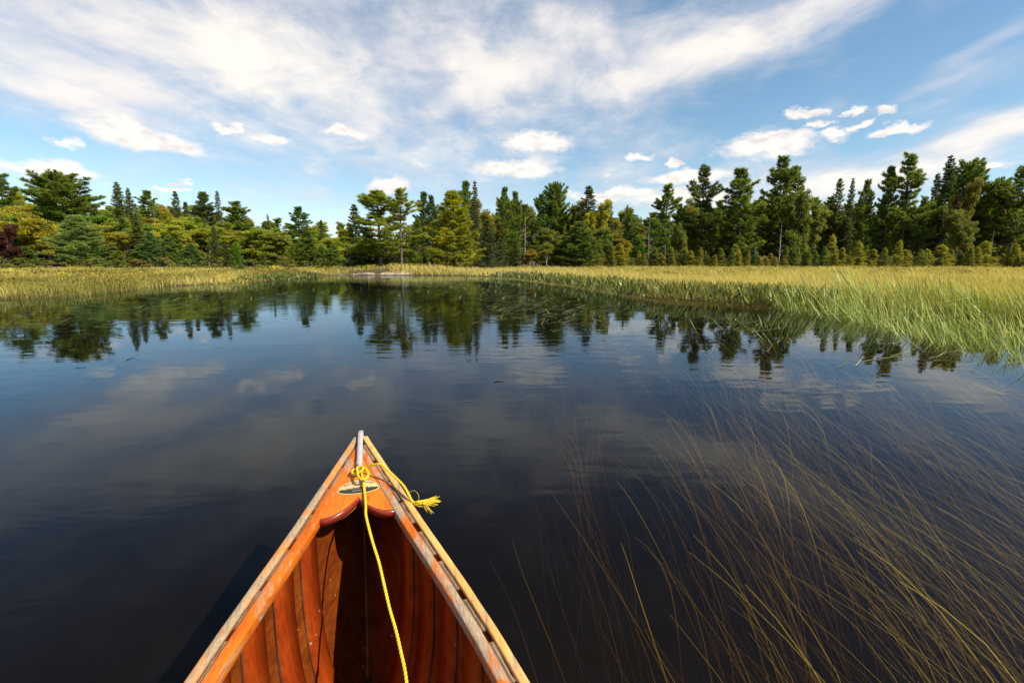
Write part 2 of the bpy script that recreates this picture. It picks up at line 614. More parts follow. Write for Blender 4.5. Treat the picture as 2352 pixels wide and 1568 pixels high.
# ------------------------------------------------------------------ canoe
def wood_material(name, dark, mid, light, bare=None, bare_at=0.55, rough=0.3, axis_scale=(26, 1.6, 26), coat=0.0, bump=0.15, bare_scale=2.2, spots=0.0):
    m, t, b = material(name)
    tcn = t.new('ShaderNodeTexCoord')
    o = tcn.outputs['Object']
    gr = t.noise(t.mapping(o, scale=axis_scale), 4.5, 8, 0.7, 0.8)
    bl = t.noise(o, 7.0, 5, 0.6)
    col = t.mix(t.smooth(gr, 0.3, 0.7), dark, mid)
    col = t.mix(t.math('MULTIPLY', t.smooth(bl, 0.42, 0.75), 0.7), col, light)
    rg = rough
    if bare:
        bn = t.noise(t.mapping(o, scale=(axis_scale[0] * .45, axis_scale[1] * 1.6, axis_scale[2] * .45)), bare_scale, 7, 0.68, 0.8)
        msk = t.smooth(bn, bare_at - 0.05, bare_at + 0.06)
        fib = t.noise(t.mapping(o, scale=(axis_scale[0] * 3, axis_scale[1], axis_scale[2] * 3)), 4.0, 5, 0.7)
        bc = t.mix(t.smooth(fib, 0.3, 0.72), tuple(x * 0.45 for x in bare), bare)
        col = t.mix(msk, col, bc)
        rg = t.math('MULTIPLY_ADD', msk, 0.75 - rough, rough)
    if spots:
        v = t.new('ShaderNodeTexVoronoi')
        t.put(v.inputs['Vector'], o)
        v.inputs['Scale'].default_value = 46
        sz = t.noise(o, 30, 2, 0.5)
        sp_ = t.math('LESS_THAN', v.outputs['Distance'], t.math('MULTIPLY', t.smooth(sz, 0.50, 0.78), 0.26))
        col = t.mix(t.math('MULTIPLY', sp_, spots), col, (0.55, 0.42, 0.28))
        dirt = t.noise(o, 18, 6, 0.7)
        col = t.mix(t.math('MULTIPLY', t.smooth(dirt, 0.55, 0.75), 0.5), col, tuple(x * 0.35 for x in dark))
    t.put(b.inputs['Base Color'], col)
    t.put(b.inputs['Roughness'], rg)
    b.inputs['Specular IOR Level'].default_value = 0.22
    b.inputs['Coat Weight'].default_value = coat
    b.inputs['Coat Roughness'].default_value = 0.2
    bpn = t.new('ShaderNodeBump')
    bpn.inputs['Strength'].default_value = bump
    bpn.inputs['Distance'].default_value = 0.004
    t.l.new(gr, bpn.inputs['Height'])
    t.l.new(bpn.outputs[0], b.inputs['Normal'])
    return m


M_plank = wood_material('planking', (0.075, 0.014, 0.003), (0.19, 0.038, 0.005), (0.29, 0.075, 0.008), None, rough=0.38, coat=0.15, spots=0.75, axis_scale=(9, 2, 9))
M_rib = wood_material('rib_wood', (0.13, 0.017, 0.003), (0.28, 0.036, 0.004), (0.35, 0.068, 0.006), (0.22, 0.12, 0.07), 0.74, rough=0.36, coat=0.15, axis_scale=(3, 26, 3), spots=0.5)
M_inL = wood_material('inwale_wood', (0.36, 0.07, 0.006), (0.55, 0.125, 0.009), (0.60, 0.18, 0.016), (0.42, 0.28, 0.18), 0.56, rough=0.4)
M_inR = wood_material('inwale_bare_wood', (0.36, 0.07, 0.006), (0.55, 0.125, 0.009), (0.60, 0.18, 0.016), (0.42, 0.31, 0.22), 0.47, rough=0.4)
M_outR = wood_material('outwale_pale_wood', (0.55, 0.26, 0.07), (0.66, 0.37, 0.12), (0.70, 0.44, 0.17), (0.34, 0.27, 0.20), 0.55, rough=0.5)
M_outL = wood_material('outwale_weathered_wood', (0.46, 0.13, 0.03), (0.58, 0.22, 0.06), (0.60, 0.30, 0.11), (0.42, 0.31, 0.20), 0.49, rough=0.5)
M_deck = wood_material('deck_wood', (0.40, 0.095, 0.006), (0.56, 0.155, 0.009), (0.62, 0.21, 0.014), None, rough=0.3, coat=0.3, axis_scale=(12, 1.4, 12), spots=0.12)
M_edge = wood_material('deck_edge_paint', (0.14, 0.016, 0.010), (0.22, 0.026, 0.016), (0.28, 0.04, 0.02), (0.5, 0.3, 0.12), 0.72, rough=0.25, coat=0.5)
M_block = wood_material('rib_end_wood', (0.14, 0.09, 0.06), (0.28, 0.19, 0.12), (0.36, 0.26, 0.17), None, rough=0.8, axis_scale=(14, 10, 14))

M_seam = wood_material('seam_grime', (0.02, 0.010, 0.006), (0.05, 0.025, 0.012), (0.16, 0.10, 0.06), None, rough=0.8, axis_scale=(4, 12, 4))

canoe = empty('canoe', (TIP[0], TIP[1], 0), YAW)
tag(canoe, 'varnished orange wooden canoe with weathered rails, its bow pointing at the pines', 'canoe')

# hull shell
ns, nu = 110, 41
S = np.concatenate([np.linspace(0.03, 1.2, 60), np.linspace(1.24, CANOE_LEN - 1.24, 30), np.linspace(CANOE_LEN - 1.2, CANOE_LEN - 0.03, 40)])
U = np.linspace(-1, 1, nu)
SS, UU = np.meshgrid(S, U, indexing='ij')
outer = section(SS, UU, 0.0)
inner = section(SS, UU, 0.005)
g = Geo()
g.grid(outer)
g.grid(inner[:, ::-1])
g.obj('hull', M_plank, canoe, smooth=True, tone=False)
# ribs
rs = np.arange(0.345, CANOE_LEN - 0.3, 0.108)
for k, s0 in enumerate(rs):
    hw = 0.031
    uu = np.linspace(-0.995, 0.995, 61)
    prof = [(-hw, .0045), (-hw + .002, .0145), (hw - .002, .0145), (hw, .0045)]
    cant = .085 * (1 - np.abs(uu) ** 1.6) * np.clip(1 - s0 / 1.9, 0, 1)
    G = np.array([section(s0 + a + cant, uu, i_) for a, i_ in prof])
    g = Geo()
    g.grid(G)
    rb = g.obj('rib', M_rib, canoe, smooth=False, tone=False)
    g = Geo()
    for a0, a1 in ((-hw - .0045, -hw + .001), (hw - .001, hw + .0045)):
        g.grid(np.array([section(s0 + a + cant, uu, .0068) for a in (a0, a1)]))
    g.obj('seam', M_seam, rb, smooth=True, tone=False)
# keelson strip down the middle inside
sk = np.linspace(0.3, CANOE_LEN - 0.3, 80)
g = Geo()
kz = keel(sk) + 0.020
g.grid(np.stack([np.stack([np.full(80, x), -sk, kz + dz_], -1) for x, dz_ in ((-.020, -.014), (-.018, -.004), (.018, -.004), (.020, -.014))], 0))
g.obj('keelson', M_seam, canoe, tone=False)


def rail(name, side, off0, off1, top, hgt, matl, s0, s1, n=150, wob=0.0, seed=0):
    s = np.linspace(s0, s1, n)
    rng = np.random.default_rng(seed)
    wv = np.convolve(rng.normal(0, wob, n + 20), np.ones(9) / 9, 'same')[10:10 + n]
    wo_ = half_out(s)
    o0, o1 = np.maximum(wo_ - off0, 0.001), np.maximum(wo_ - off1, 0.0004)
    z = sheer(s) + top
    r = 0.004
    ring = [(o0 - 0.002, z - hgt), (o0, z - hgt + r), (o0 + wv, z - r), (o0 - r * .35 + wv, z - r * .3), (o0 - r + wv, z), (o1 + r * .7, z), (o1 + r * .2, z - r * .3), (o1, z - r), (o1, z - hgt + r), (o1 + 0.002, z - hgt)]
    G = np.array([np.stack([side * a, -s, zz], -1) for a, zz in ring]).transpose(1, 0, 2)
    if side < 0:
        G = G[:, ::-1]
    gg = Geo()
    gg.grid(G, close_u=True)
    nr = len(ring)
    gg.add(G[0], None, [[0, i, i + 1] for i in range(1, nr - 1)])
    gg.add(G[-1], None, [[0, i + 1, i] for i in range(1, nr - 1)])
    o = gg.obj(name, matl, canoe, smooth=False, tone=False)
    return o


for side in (-1, 1):
    o = rail('outwale', side, 0.0, 0.0185, 0.0, 0.026, M_outL if side < 0 else M_outR, 0.0, CANOE_LEN, wob=0.0012, seed=4 + side)
    o['label'] = 'weathered grey and orange outer rail' if side < 0 else 'pale yellow bare wood outer rail'
    o = rail('inwale', side, 0.0300 if side > 0 else 0.0265, 0.0520, -0.001, 0.025, M_inL if side < 0 else M_inR, 0.03, CANOE_LEN - 0.03, wob=0.0008, seed=9 + side)
    o['label'] = 'orange varnished inner rail' if side < 0 else 'inner rail worn to grey bare wood'
    # rib ends that show between the rails
    for k, s0 in enumerate(np.concatenate([[0.075, 0.17, 0.255], rs])):
        rng = np.random.default_rng(k * 7 + side + 5)
        L0, L1 = s0 - .036 - rng.uniform(0, .006), s0 + .036 + rng.uniform(0, .006)
        s = np.linspace(L0, L1, 7)
        a0 = half_out(s) - 0.0195
        a1 = half_out(s) - 0.0295
        z = sheer(s) - 0.0045 - rng.uniform(0, .0015, 7)
        zb = z - 0.03
        G = np.array([np.stack([side * a, -s, zz], -1) for a, zz in ((a0, zb), (a0, z), (a1, z), (a1, zb))]).transpose(1, 0, 2)
        if side < 0:
            G = G[:, ::-1]
        gg = Geo()
        gg.grid(G, close_u=True)
        gg.add(G[0], [[3, 2, 1, 0]])
        gg.add(G[-1], [[0, 1, 2, 3]])
        gg.obj('rib_end', M_block, canoe, tone=False)


# decks: bow deck seen in the photograph, the same at the stern
def deck_z(s):
    return sheer(s) - 0.004


def deck_mesh(flip):
    n = 44
    v = np.linspace(-1, 1, n)
    corner = 0.332
    aft = 0.270 + 0.060 * np.sin(np.abs(v) * math.pi * 0.60) ** 0.9
    nl = 26
    rows_top, rows_bot = [], []
    for k in range(nl):
        f = k / (nl - 1)
        s = 0.045 + (aft - 0.045) * f
        wd = np.maximum(half_out(s) - 0.0500, 0.0015)
        z = deck_z(s) + 0.006 * (1 - v * v)
        rows_top.append(np.stack([v * wd, -s, z], -1))
    top = np.array(rows_top)
    # rounded nosing at the aft edge
    edge = [top[-1]]
    wd = np.maximum(half_out(aft) - 0.0500, 0.0015)
    for a in np.linspace(0, math.pi / 2, 6)[1:]:
        s = aft + 0.007 * math.sin(a)
        edge.append(np.stack([v * wd, -s, top[-1][:, 2] - 0.007 * (1 - math.cos(a))], -1))
    last = edge[-1].copy()
    last[:, 2] -= 0.010
    edge.append(last)
    under = last.copy()
    under[:, 1] += 0.02
    edge.append(under)
    edge = np.array(edge)
    bot = top.copy()
    bot[..., 2] -= 0.022
    if flip:
        for a in (top, edge, bot):
            a[..., 1] = -CANOE_LEN - a[..., 1]
            a[..., 0] *= -1
    gt = Geo()
    gt.grid(top[:, ::-1])
    gt.grid(bot)
    d = gt.obj('deck', M_deck, canoe, smooth=True, tone=False)
    ge = Geo()
    ge.grid(edge[:, ::-1])
    e = ge.obj('deck_edge', M_edge, d, smooth=True, tone=False)
    e['label'] = 'dark red painted curved rear edge of the deck'
    return d


bow_deck = deck_mesh(False)
deck_mesh(True)

# thin dark seams where the deck meets the inwales are real gaps left between the meshes
# nameplate decal on the deck
m, t, b = material('decal_cream')
tcn = t.new('ShaderNodeTexCoord')
n = t.noise(tcn.outputs['Object'], 60, 4, 0.6)
t.put(b.inputs['Base Color'], t.mix(n, (0.46, 0.34, 0.17), (0.62, 0.48, 0.26)))
b.inputs['Roughness'].default_value = 0.45
M_cream = m
m, t, b = material('decal_dark')
b.inputs['Base Color'].default_value = (0.022, 0.026, 0.020, 1)
b.inputs['Roughness'].default_value = 0.45
M_dk = m
DS, DA, DB = 0.2325, 0.0545, 0.0285         # decal centre station, half axes


def deck_surface(x, s, lift):
    x = np.asarray(x, float)
    s = np.asarray(s, float)
    wd = np.maximum(half_out(s) - 0.05, 0.01)
    return np.stack([x, -s, deck_z(s) + 0.006 * (1 - np.clip(x / wd, -1, 1) ** 2) + lift], -1)


def disc(a, b_, lift, name, matl, parent):
    th = np.linspace(0, 2 * np.pi, 64, endpoint=False)
    rows = []
    for f in np.linspace(0.02, 1, 8):
        rows.append(deck_surface(a * f * np.cos(th), DS - b_ * f * np.sin(th), lift))
    rows = np.array(rows)
    gg = Geo()
    gg.grid(rows, close_u=True)
    gg.add(rows[0], None, [[0, i, i + 1] for i in range(1, 63)])
    return gg.obj(name, matl, parent, tone=False)


plate = disc(DA, DB, 0.0006, 'nameplate', M_cream, bow_deck)
plate['label'] = 'oval cream and dark nameplate decal with a treeline and lettering'
# ring line and dark lower half with a jagged tree line
gg = Geo()
th = np.linspace(0, 2 * np.pi, 97)
rows = [deck_surface(DA * f * np.cos(th), DS - DB * f2 * np.sin(th), 0.0010) for f, f2 in ((0.925, 0.885), (0.945, 0.915))]
gg.grid(np.array(rows))
xs = np.linspace(-0.925, 0.925, 120)
rng = np.random.default_rng(3)
jag = -0.14 + 0.09 * np.abs(((xs * 9.5) % 1) * 2 - 1) + 0.03 * np.sin(xs * 23)
jag = np.minimum(jag, np.sqrt(np.maximum(1 - xs ** 2 / 0.94 ** 2, 0)) * 0.9)
low = -np.sqrt(np.maximum(1 - xs ** 2 / 0.94 ** 2, 0)) * 0.9
rows = []
for f in np.linspace(0, 1, 6):
    yy = low + (np.maximum(jag, low) - low) * f
    rows.append(deck_surface(xs * DA, DS - DB * yy, 0.0012))
gg.grid(np.array(rows))
gg.obj('treeline_print', M_dk, plate, tone=False)


def lettering(txt, size, y0, arc, matl, spacing=1.0):
    """letters of the decal as flat mesh, laid on the deck"""
    cu = bpy.data.curves.new('lettering', 'FONT')
    cu.body = txt
    cu.size = size
    cu.align_x = 'CENTER'
    cu.space_character = spacing
    cu.fill_mode = 'FRONT'
    to = bpy.data.objects.new('lettering', cu)
    COL.objects.link(to)
    dg = bpy.context.evaluated_depsgraph_get()
    me = bpy.data.meshes.new_from_object(to.evaluated_get(dg))
    bpy.data.objects.remove(to)
    co = np.zeros(len(me.vertices) * 3)
    me.vertices.foreach_get('co', co)
    co = co.reshape(-1, 3)
    yy = y0 + co[:, 1] - arc * (co[:, 0] / DA) ** 2
    P3 = deck_surface(co[:, 0], DS - yy, 0.0016)
    me.vertices.foreach_set('co', P3.astype(np.float32).ravel())
    me.update()
    me.materials.clear()
    me.materials.append(matl)
    o = bpy.data.objects.new('lettering', me)
    COL.objects.link(o)
    o.parent = plate
    return o


lettering('NORTHLAND', 0.0105, 0.0125, 0.010, M_dk, 1.25)
lettering('CANOES', 0.0070, 0.0058, 0.004, M_dk, 1.4)
lettering('HUNTSVILLE, ONTARIO', 0.0062, -0.0090, -0.004, M_cream, 1.2)
lettering('CANADA', 0.0062, -0.0185, 0.0, M_cream, 1.3)

# stem band with the ring
m, t, b = material('stem_band_metal')
tcn = t.new('ShaderNodeTexCoord')
n = t.noise(tcn.outputs['Object'], 40, 5, 0.65)
t.put(b.inputs['Base Color'], t.mix(n, (0.34, 0.32, 0.35), (0.52, 0.49, 0.52)))
b.inputs['Metallic'].default_value = 0.25
t.put(b.inputs['Roughness'], t.math('MULTIPLY_ADD', n, 0.2, 0.45))
M_band = m
s = np.concatenate([np.linspace(0.165, 0.0, 14), -0.030 + 0.0 * np.linspace(0, 1, 1)])
zt = np.concatenate([deck_z(np.linspace(0.165, 0.0, 14)) + 0.014, [0.556]])
path = np.column_stack([np.zeros(len(s)), -s, zt])
extra = np.array([[0, 0.034, 0.545], [0, 0.030, 0.50], [0, 0.012, 0.40], [0, -0.03, 0.25], [0, -0.10, 0.10], [0, -0.2, -0.02]])
path = np.vstack([path, extra])
tan = norm(np.gradient(path, axis=0))
nrm = np.column_stack([np.zeros(len(path)), -tan[:, 2], tan[:, 1]])
hw = 0.0078
ringp = [(-hw, -0.006), (-hw, 0.0005), (-hw * .75, 0.003), (0, 0.0042), (hw * .75, 0.003), (hw, 0.0005), (hw, -0.006)]
G = np.array([[p + np.array([a, 0, 0]) + nn * h for a, h in ringp] for p, nn in zip(path, nrm)])
gg = Geo()
gg.grid(G[:, ::-1], close_u=True)
gg.add(G[0], None, [[0, i, i + 1] for i in range(1, 6)])
gg.add(G[-1], None, [[0, i + 1, i] for i in range(1, 6)])
band = gg.obj('stem_band', M_band, canoe, smooth=False, tone=False)
m, t, b = material('ring_copper')
b.inputs['Base Color'].default_value = (0.30, 0.15, 0.10, 1)
b.inputs['Metallic'].default_value = 0.85
b.inputs['Roughness'].default_value = 0.38
a = np.linspace(-0.15, math.pi + 0.15, 18)
RS = 0.168
pts = np.column_stack([np.full(18, -0.0035), -RS + 0.010 * np.cos(a), deck_z(np.array(RS)) + 0.012 + 0.013 * np.sin(a)])
gg = Geo()
gg.tube(pts, 0.0026, 9)
gg.obj('painter_ring', m, band, smooth=True, tone=False)

# ------------------------------------------------------------------ rope
m, t, b = material('yellow_rope')
tcn = t.new('ShaderNodeTexCoord')
n = t.noise(t.mapping(tcn.outputs['Object'], scale=(60, 60, 60)), 6, 4, 0.6)
t.put(b.inputs['Base Color'], t.mix(n, (0.50, 0.31, 0.006), (0.78, 0.55, 0.018)))
b.inputs['Roughness'].default_value = 0.42
b.inputs['Specular IOR Level'].default_value = 0.4
b.inputs['Subsurface Weight'].default_value = 0.0
M_rope = m


def spline(pts, n):
    """Catmull-Rom through the points, n samples evenly spread by length"""
    p = np.asarray(pts, float)
    p = np.vstack([2 * p[0] - p[1], p, 2 * p[-1] - p[-2]])
    outp = []
    for i in range(1, len(p) - 2):
        for tt in np.linspace(0, 1, 24, endpoint=False):
            a, b_, c, d = p[i - 1], p[i], p[i + 1], p[i + 2]
            outp.append(0.5 * (2 * b_ + (c - a) * tt + (2 * a - 5 * b_ + 4 * c - d) * tt ** 2 + (3 * b_ - a - 3 * c + d) * tt ** 3))
    outp.append(p[-2])
    outp = np.array(outp)
    L = np.concatenate([[0], np.cumsum(np.linalg.norm(np.diff(outp, axis=0), axis=1))])
    q = np.linspace(0, L[-1], n)
    return np.column_stack([np.interp(q, L, outp[:, k]) for k in range(3)]), L[-1]


def twisted(gg, pts, r=0.0031, pitch=0.023, strands=3):
    p, L = spline(pts, 3)
    n = max(16, int(L / 0.0022))
    p, L = spline(pts, n)
    tt = norm(np.gradient(p, axis=0))
    u_ = norm(np.cross(tt, np.broadcast_to([0.31, 0.2, 0.93], tt.shape)))
    for i in range(1, n):
        q = u_[i - 1] - tt[i] * np.dot(u_[i - 1], tt[i])
        u_[i] = q / np.linalg.norm(q)
    v_ = np.cross(tt, u_)
    ph = np.linspace(0, L, n) / pitch * 2 * np.pi
    for k in range(strands):
        a = ph + k * 2 * np.pi / strands
        gg.tube(p + 0.56 * r * (np.cos(a)[:, None] * u_ + np.sin(a)[:, None] * v_), r * 0.60, 7)


rope = empty('rope', (TIP[0], TIP[1], 0), YAW)
tag(rope, 'yellow twisted rope knotted to the bow ring and trailing into the canoe', 'rope')
dk = lambda s: float(deck_z(np.array(s))) + 0.006


def L3(s, x, z):
    return (x, -s, z)


main = [L3(.180, .004, dk(.18) + .012), L3(.20, .0085, dk(.2) + .011), L3(.235, .0135, dk(.23) + .010), L3(.262, .0160, dk(.262) + .006), L3(.292, .0185, .489), L3(.320, .0200, .480),
        L3(0.3560, 0.0214, 0.472), L3(0.4205, 0.0348, 0.446), L3(0.4700, 0.0488, 0.420), L3(0.5258, 0.0598, 0.395), L3(0.5665, 0.0686, 0.372), L3(0.6000, 0.0785, 0.350), L3(0.6344, 0.0862, 0.328), L3(0.6819, 0.0940, 0.300),
        L3(.80, .095, .26), L3(.92, .10, .17), L3(1.05, .09, .08), L3(1.15, .06, -.03), L3(1.3, -.02, -.055)]
gg = Geo()
twisted(gg, main)
gg.obj('hanging_line', M_rope, rope, smooth=True, tone=False)
gg = Geo()
loop_pts = [L3(.186, .004, dk(.186) + .012), L3(.190, .018, dk(.19) + .020), L3(.200, .036, dk(.2) + .036), L3(.215, .060, dk(.2) + .040), L3(.232, .083, .524), L3(.252, .100, .512), L3(.278, .114, .505),
            L3(.300, .124, .494), L3(.313, .132, .478), L3(.316, .142, .470)]
twisted(gg, loop_pts)
gg.obj('free_end', M_rope, rope, smooth=True, tone=False)
gg = Geo()
z0 = dk(.18)
knot = [L3(.170, -.004, z0 + .010), L3(.176, -.016, z0 + .012), L3(.190, -.016, z0 + .008), L3(.198, -.004, z0 + .011), L3(.196, .010, z0 + .018), L3(.184, .012, z0 + .021), L3(.176, .002, z0 + .020),
        L3(.182, -.004, z0 + .019), L3(.200, -.003, z0 + .017), L3(.222, .000, z0 + .014), L3(.238, .008, z0 + .011), L3(.238, .020, z0 + .011), L3(.222, .026, z0 + .014), L3(.200, .022, z0 + .018), L3(.186, .012, z0 + .019), L3(.178, .006, z0 + .013)]
twisted(gg, knot)
gg.obj('knot', M_rope, rope, smooth=True, tone=False)
gg = Geo()
rng = np.random.default_rng(11)
for k in range(90):
    a0 = np.array(L3(.316, .142, .470)) + rng.normal(0, .0026, 3)
    far_ = np.array(L3(.306 + rng.normal(0, .007), .192 + rng.normal(0, .007), .465 + rng.normal(0, .006)))
    if k > 78:
        far_ = np.array(L3(.330 + rng.normal(0, .008), .178 + rng.normal(0, .008), .452 + rng.normal(0, .006)))
    mid = np.array(L3(.3175, .158, .470)) + rng.normal(0, .0030, 3)
    p, _ = spline([a0, mid, far_], 9)
    gg.tube(p, np.linspace(.0011, .0006, 9), 4)
gg.tube(spline([L3(.300, .126, .494), L3(.306, .140, .500), L3(.318, .150, .492), L3(.326, .149, .470)], 14)[0], .0005, 4)
gg.obj('frayed_end', M_rope, rope, smooth=True, tone=False)

# ------------------------------------------------------------------ foliage building blocks
def blades(gg, rng, P, Dv, L, W, spread, n, tone, tj=0.12, up=0.0, droop=0.0):
    """n narrow leaves (triangles) fanned out from every point of P around direction Dv"""
    P = np.repeat(np.asarray(P, float), n, 0)
    Dv = np.repeat(np.asarray(Dv, float), n, 0)
    tone = np.repeat(np.broadcast_to(tone, (len(P) // n,)), n)
    d = Dv + rng.normal(0, spread, P.shape)
    d[:, 2] += up
    d = norm(d)
    sd = norm(np.cross(d, rng.normal(0, 1, P.shape)))
    ln = (L * rng.uniform(.55, 1.15, len(P)))[:, None]
    wd = (W * rng.uniform(.7, 1.2, len(P)))[:, None]
    tipp = P + d * ln
    tipp[:, 2] -= droop * ln[:, 0]
    V = np.stack([P - sd * wd * .5, P + sd * wd * .5, tipp], 1)
    tn = np.clip(tone + rng.normal(0, tj, len(P)), 0, 1)
    i = np.arange(len(P)) * 3
    gg.add(V.reshape(-1, 3), None, np.stack([i, i + 1, i + 2], -1), np.repeat(tn, 3))


def leaves(gg, rng, P, size, tone, flat=0.0):
    """one diamond leaf at every point"""
    n = len(P)
    nn = rng.normal(0, 1, (n, 3))
    nn[:, 2] = np.abs(nn[:, 2]) + flat
    nn = norm(nn)
    a = norm(np.cross(nn, rng.normal(0, 1, (n, 3))))
    b_ = np.cross(nn, a)
    sz = (size * rng.uniform(.6, 1.3, n))[:, None]
    V = np.stack([P - a * sz * .6, P - b_ * sz * .38, P + a * sz * .6, P + b_ * sz * .38], 1)
    i = np.arange(n) * 4
    gg.add(V.reshape(-1, 3), np.stack([i, i + 1, i + 2, i + 3], -1), None, np.repeat(np.clip(tone, 0, 1), 4))


def rot_to(az):
    return np.array([math.cos(az), math.sin(az), 0.0])


def pine_proto(seed, H=18.0, base=0.18, rmax=4.2, prof='cone', whorl=0.95, dens=1.0, gap=0.12, tuft=0.55, bend=0.25):
    rng = np.random.default_rng(seed)
    gt, gc = Geo(), Geo()
    zz = np.linspace(-0.3, H * 0.98, 14)
    bx = bend * np.sin(zz / H * 2.2 + rng.uniform(0, 6))
    by = bend * np.cos(zz / H * 1.7 + rng.uniform(0, 6))
    bx -= bx[0]
    by -= by[0]
    tp_ = np.column_stack([bx, by, zz])
    r0 = H * 0.0125
    gt.tube(tp_, np.linspace(r0, 0.03, 14), 8)
    z = base * H
    while z < H * 0.985:
        tt = (z - base * H) / (H * (1 - base))
        if prof == 'cone':
            L = rmax * (1 - tt) ** 0.75 * min(1, 0.55 + tt * 3)
        elif prof == 'round':
            L = rmax * (math.sin(math.pi * min(1, 0.12 + tt * 0.88)) ** 0.55 * 0.95 + 0.03)
        elif prof == 'column':
            L = rmax * (1 - tt ** 2.2) ** 0.8 * (0.75 + 0.25 * math.sin(z * 1.9))
        else:
            L = rmax * (1 - tt) ** 0.6 * (0.62 + 0.38 * math.sin(z * 1.3 + seed)) + 0.3
        k = int(rng.integers(4, 7))
        a0 = rng.uniform(0, 6.28)
        cx_, cyy = np.interp(z, zz, bx), np.interp(z, zz, by)
        for q in range(k):
            if rng.random() < gap:
                continue
            az_ = a0 + q * 6.283 / k + rng.normal(0, .25)
            ll = max(0.35, L * rng.uniform(.55, 1.18))
            rise = (0.02 + 0.75 * tt ** 1.6) + rng.normal(0, .07)
            d = rot_to(az_)
            rr = np.linspace(0, 1, 7)
            pz_ = z + ll * (rise * rr + 0.16 * rr ** 2.2 - 0.10 * np.sin(rr * 3.14) * (1 - tt))
            pl = np.column_stack([cx_ + d[0] * ll * rr, cyy + d[1] * ll * rr, pz_])
            gt.tube(pl, np.linspace(0.012 + 0.014 * ll, 0.012, 7), 4, caps=False)
            npl = int((6 + ll * 11) * dens)
            f = rng.uniform(.22 if ll > 1.4 else 0.05, 1.03, npl) ** 0.8
            lat = rng.uniform(-1, 1, npl) * (0.20 + 0.36 * ll * (1.08 - f))
            sd = np.array([-d[1], d[0], 0])
            pos = np.column_stack([np.interp(f, rr, pl[:, i]) for i in range(3)]) + sd * lat[:, None]
            pos[:, 2] += rng.normal(0.05, .09, npl)
            dv = d * 0.75 + sd * np.sign(lat)[:, None] * 0.35
            dv[:, 2] += 0.35
            ltone = np.clip(rng.normal(.42, .16) + rng.normal(0, .10, npl), 0, 1)
            blades(gc, rng, pos, dv, tuft, 0.112, .62, 12, ltone, up=0.12)
        z += whorl * rng.uniform(.75, 1.25) * (1 - 0.45 * tt)
    tipn = 14
    pos = np.column_stack([np.full(tipn, bx[-1]), np.full(tipn, by[-1]), H * rng.uniform(.93, 1.0, tipn)])
    blades(gc, rng, pos, np.tile([0, 0, 1.0], (tipn, 1)), tuft, .11, .5, 8, .5)
    return gt, gc


def spruce_proto(seed, H=16.0, rmax=2.1, base=0.06, power=0.9, step=0.42, dens=1.0, tuft=0.34, droop=0.25, gap=0.05, bw=.13):
    rng = np.random.default_rng(seed)
    gt, gc = Geo(), Geo()
    zz = np.linspace(-0.3, H, 10)
    gt.tube(np.column_stack([zz * 0, zz * 0, zz]), np.linspace(H * 0.012, 0.015, 10), 7)
    z = base * H
    while z < H * 0.99:
        tt = (z - base * H) / (H * (1 - base))
        L = rmax * (1 - tt) ** power + 0.10
        k = int(rng.integers(6, 9))
        a0 = rng.uniform(0, 6.28)
        for q in range(k):
            if rng.random() < gap:
                continue
            ll = L * rng.uniform(.45, 1.28)
            az_ = a0 + q * 6.283 / k + rng.normal(0, .2)
            d = rot_to(az_)
            sd = np.array([-d[1], d[0], 0])
            rr = np.linspace(0, 1, 5)
            pz_ = z + ll * (-droop * np.sin(rr * 2.4) * (1 - tt) + 0.22 * rr ** 3 + (0.5 * tt ** 3) * rr)
            pl = np.column_stack([d[0] * ll * rr, d[1] * ll * rr, pz_])
            gt.tube(pl, np.linspace(0.028, 0.008, 5), 3, caps=False)
            npl = max(4, int((3 + ll * 13) * dens))
            f = rng.uniform(.08, 1.02, npl)
            lat = rng.uniform(-1, 1, npl) * (0.08 + 0.26 * ll * (1.05 - f))
            pos = np.column_stack([np.interp(f, rr, pl[:, i]) for i in range(3)]) + sd * lat[:, None]
            dv = d * 0.8 + sd * np.sign(lat)[:, None] * .5
            dv[:, 2] -= 0.25
            ltone = np.clip(rng.normal(.4, .15) + rng.normal(0, .08, npl), 0, 1)
            blades(gc, rng, pos, dv, tuft, bw, .5, 7, ltone, droop=0.15)
        z += step * rng.uniform(.8, 1.2) * (1 - 0.35 * tt)
    pos = np.column_stack([np.zeros(10), np.zeros(10), H * np.linspace(.94, 1.0, 10)])
    blades(gc, rng, pos, np.tile([0, 0, 1.0], (10, 1)), .28, .08, .45, 6, .45)
    return gt, gc


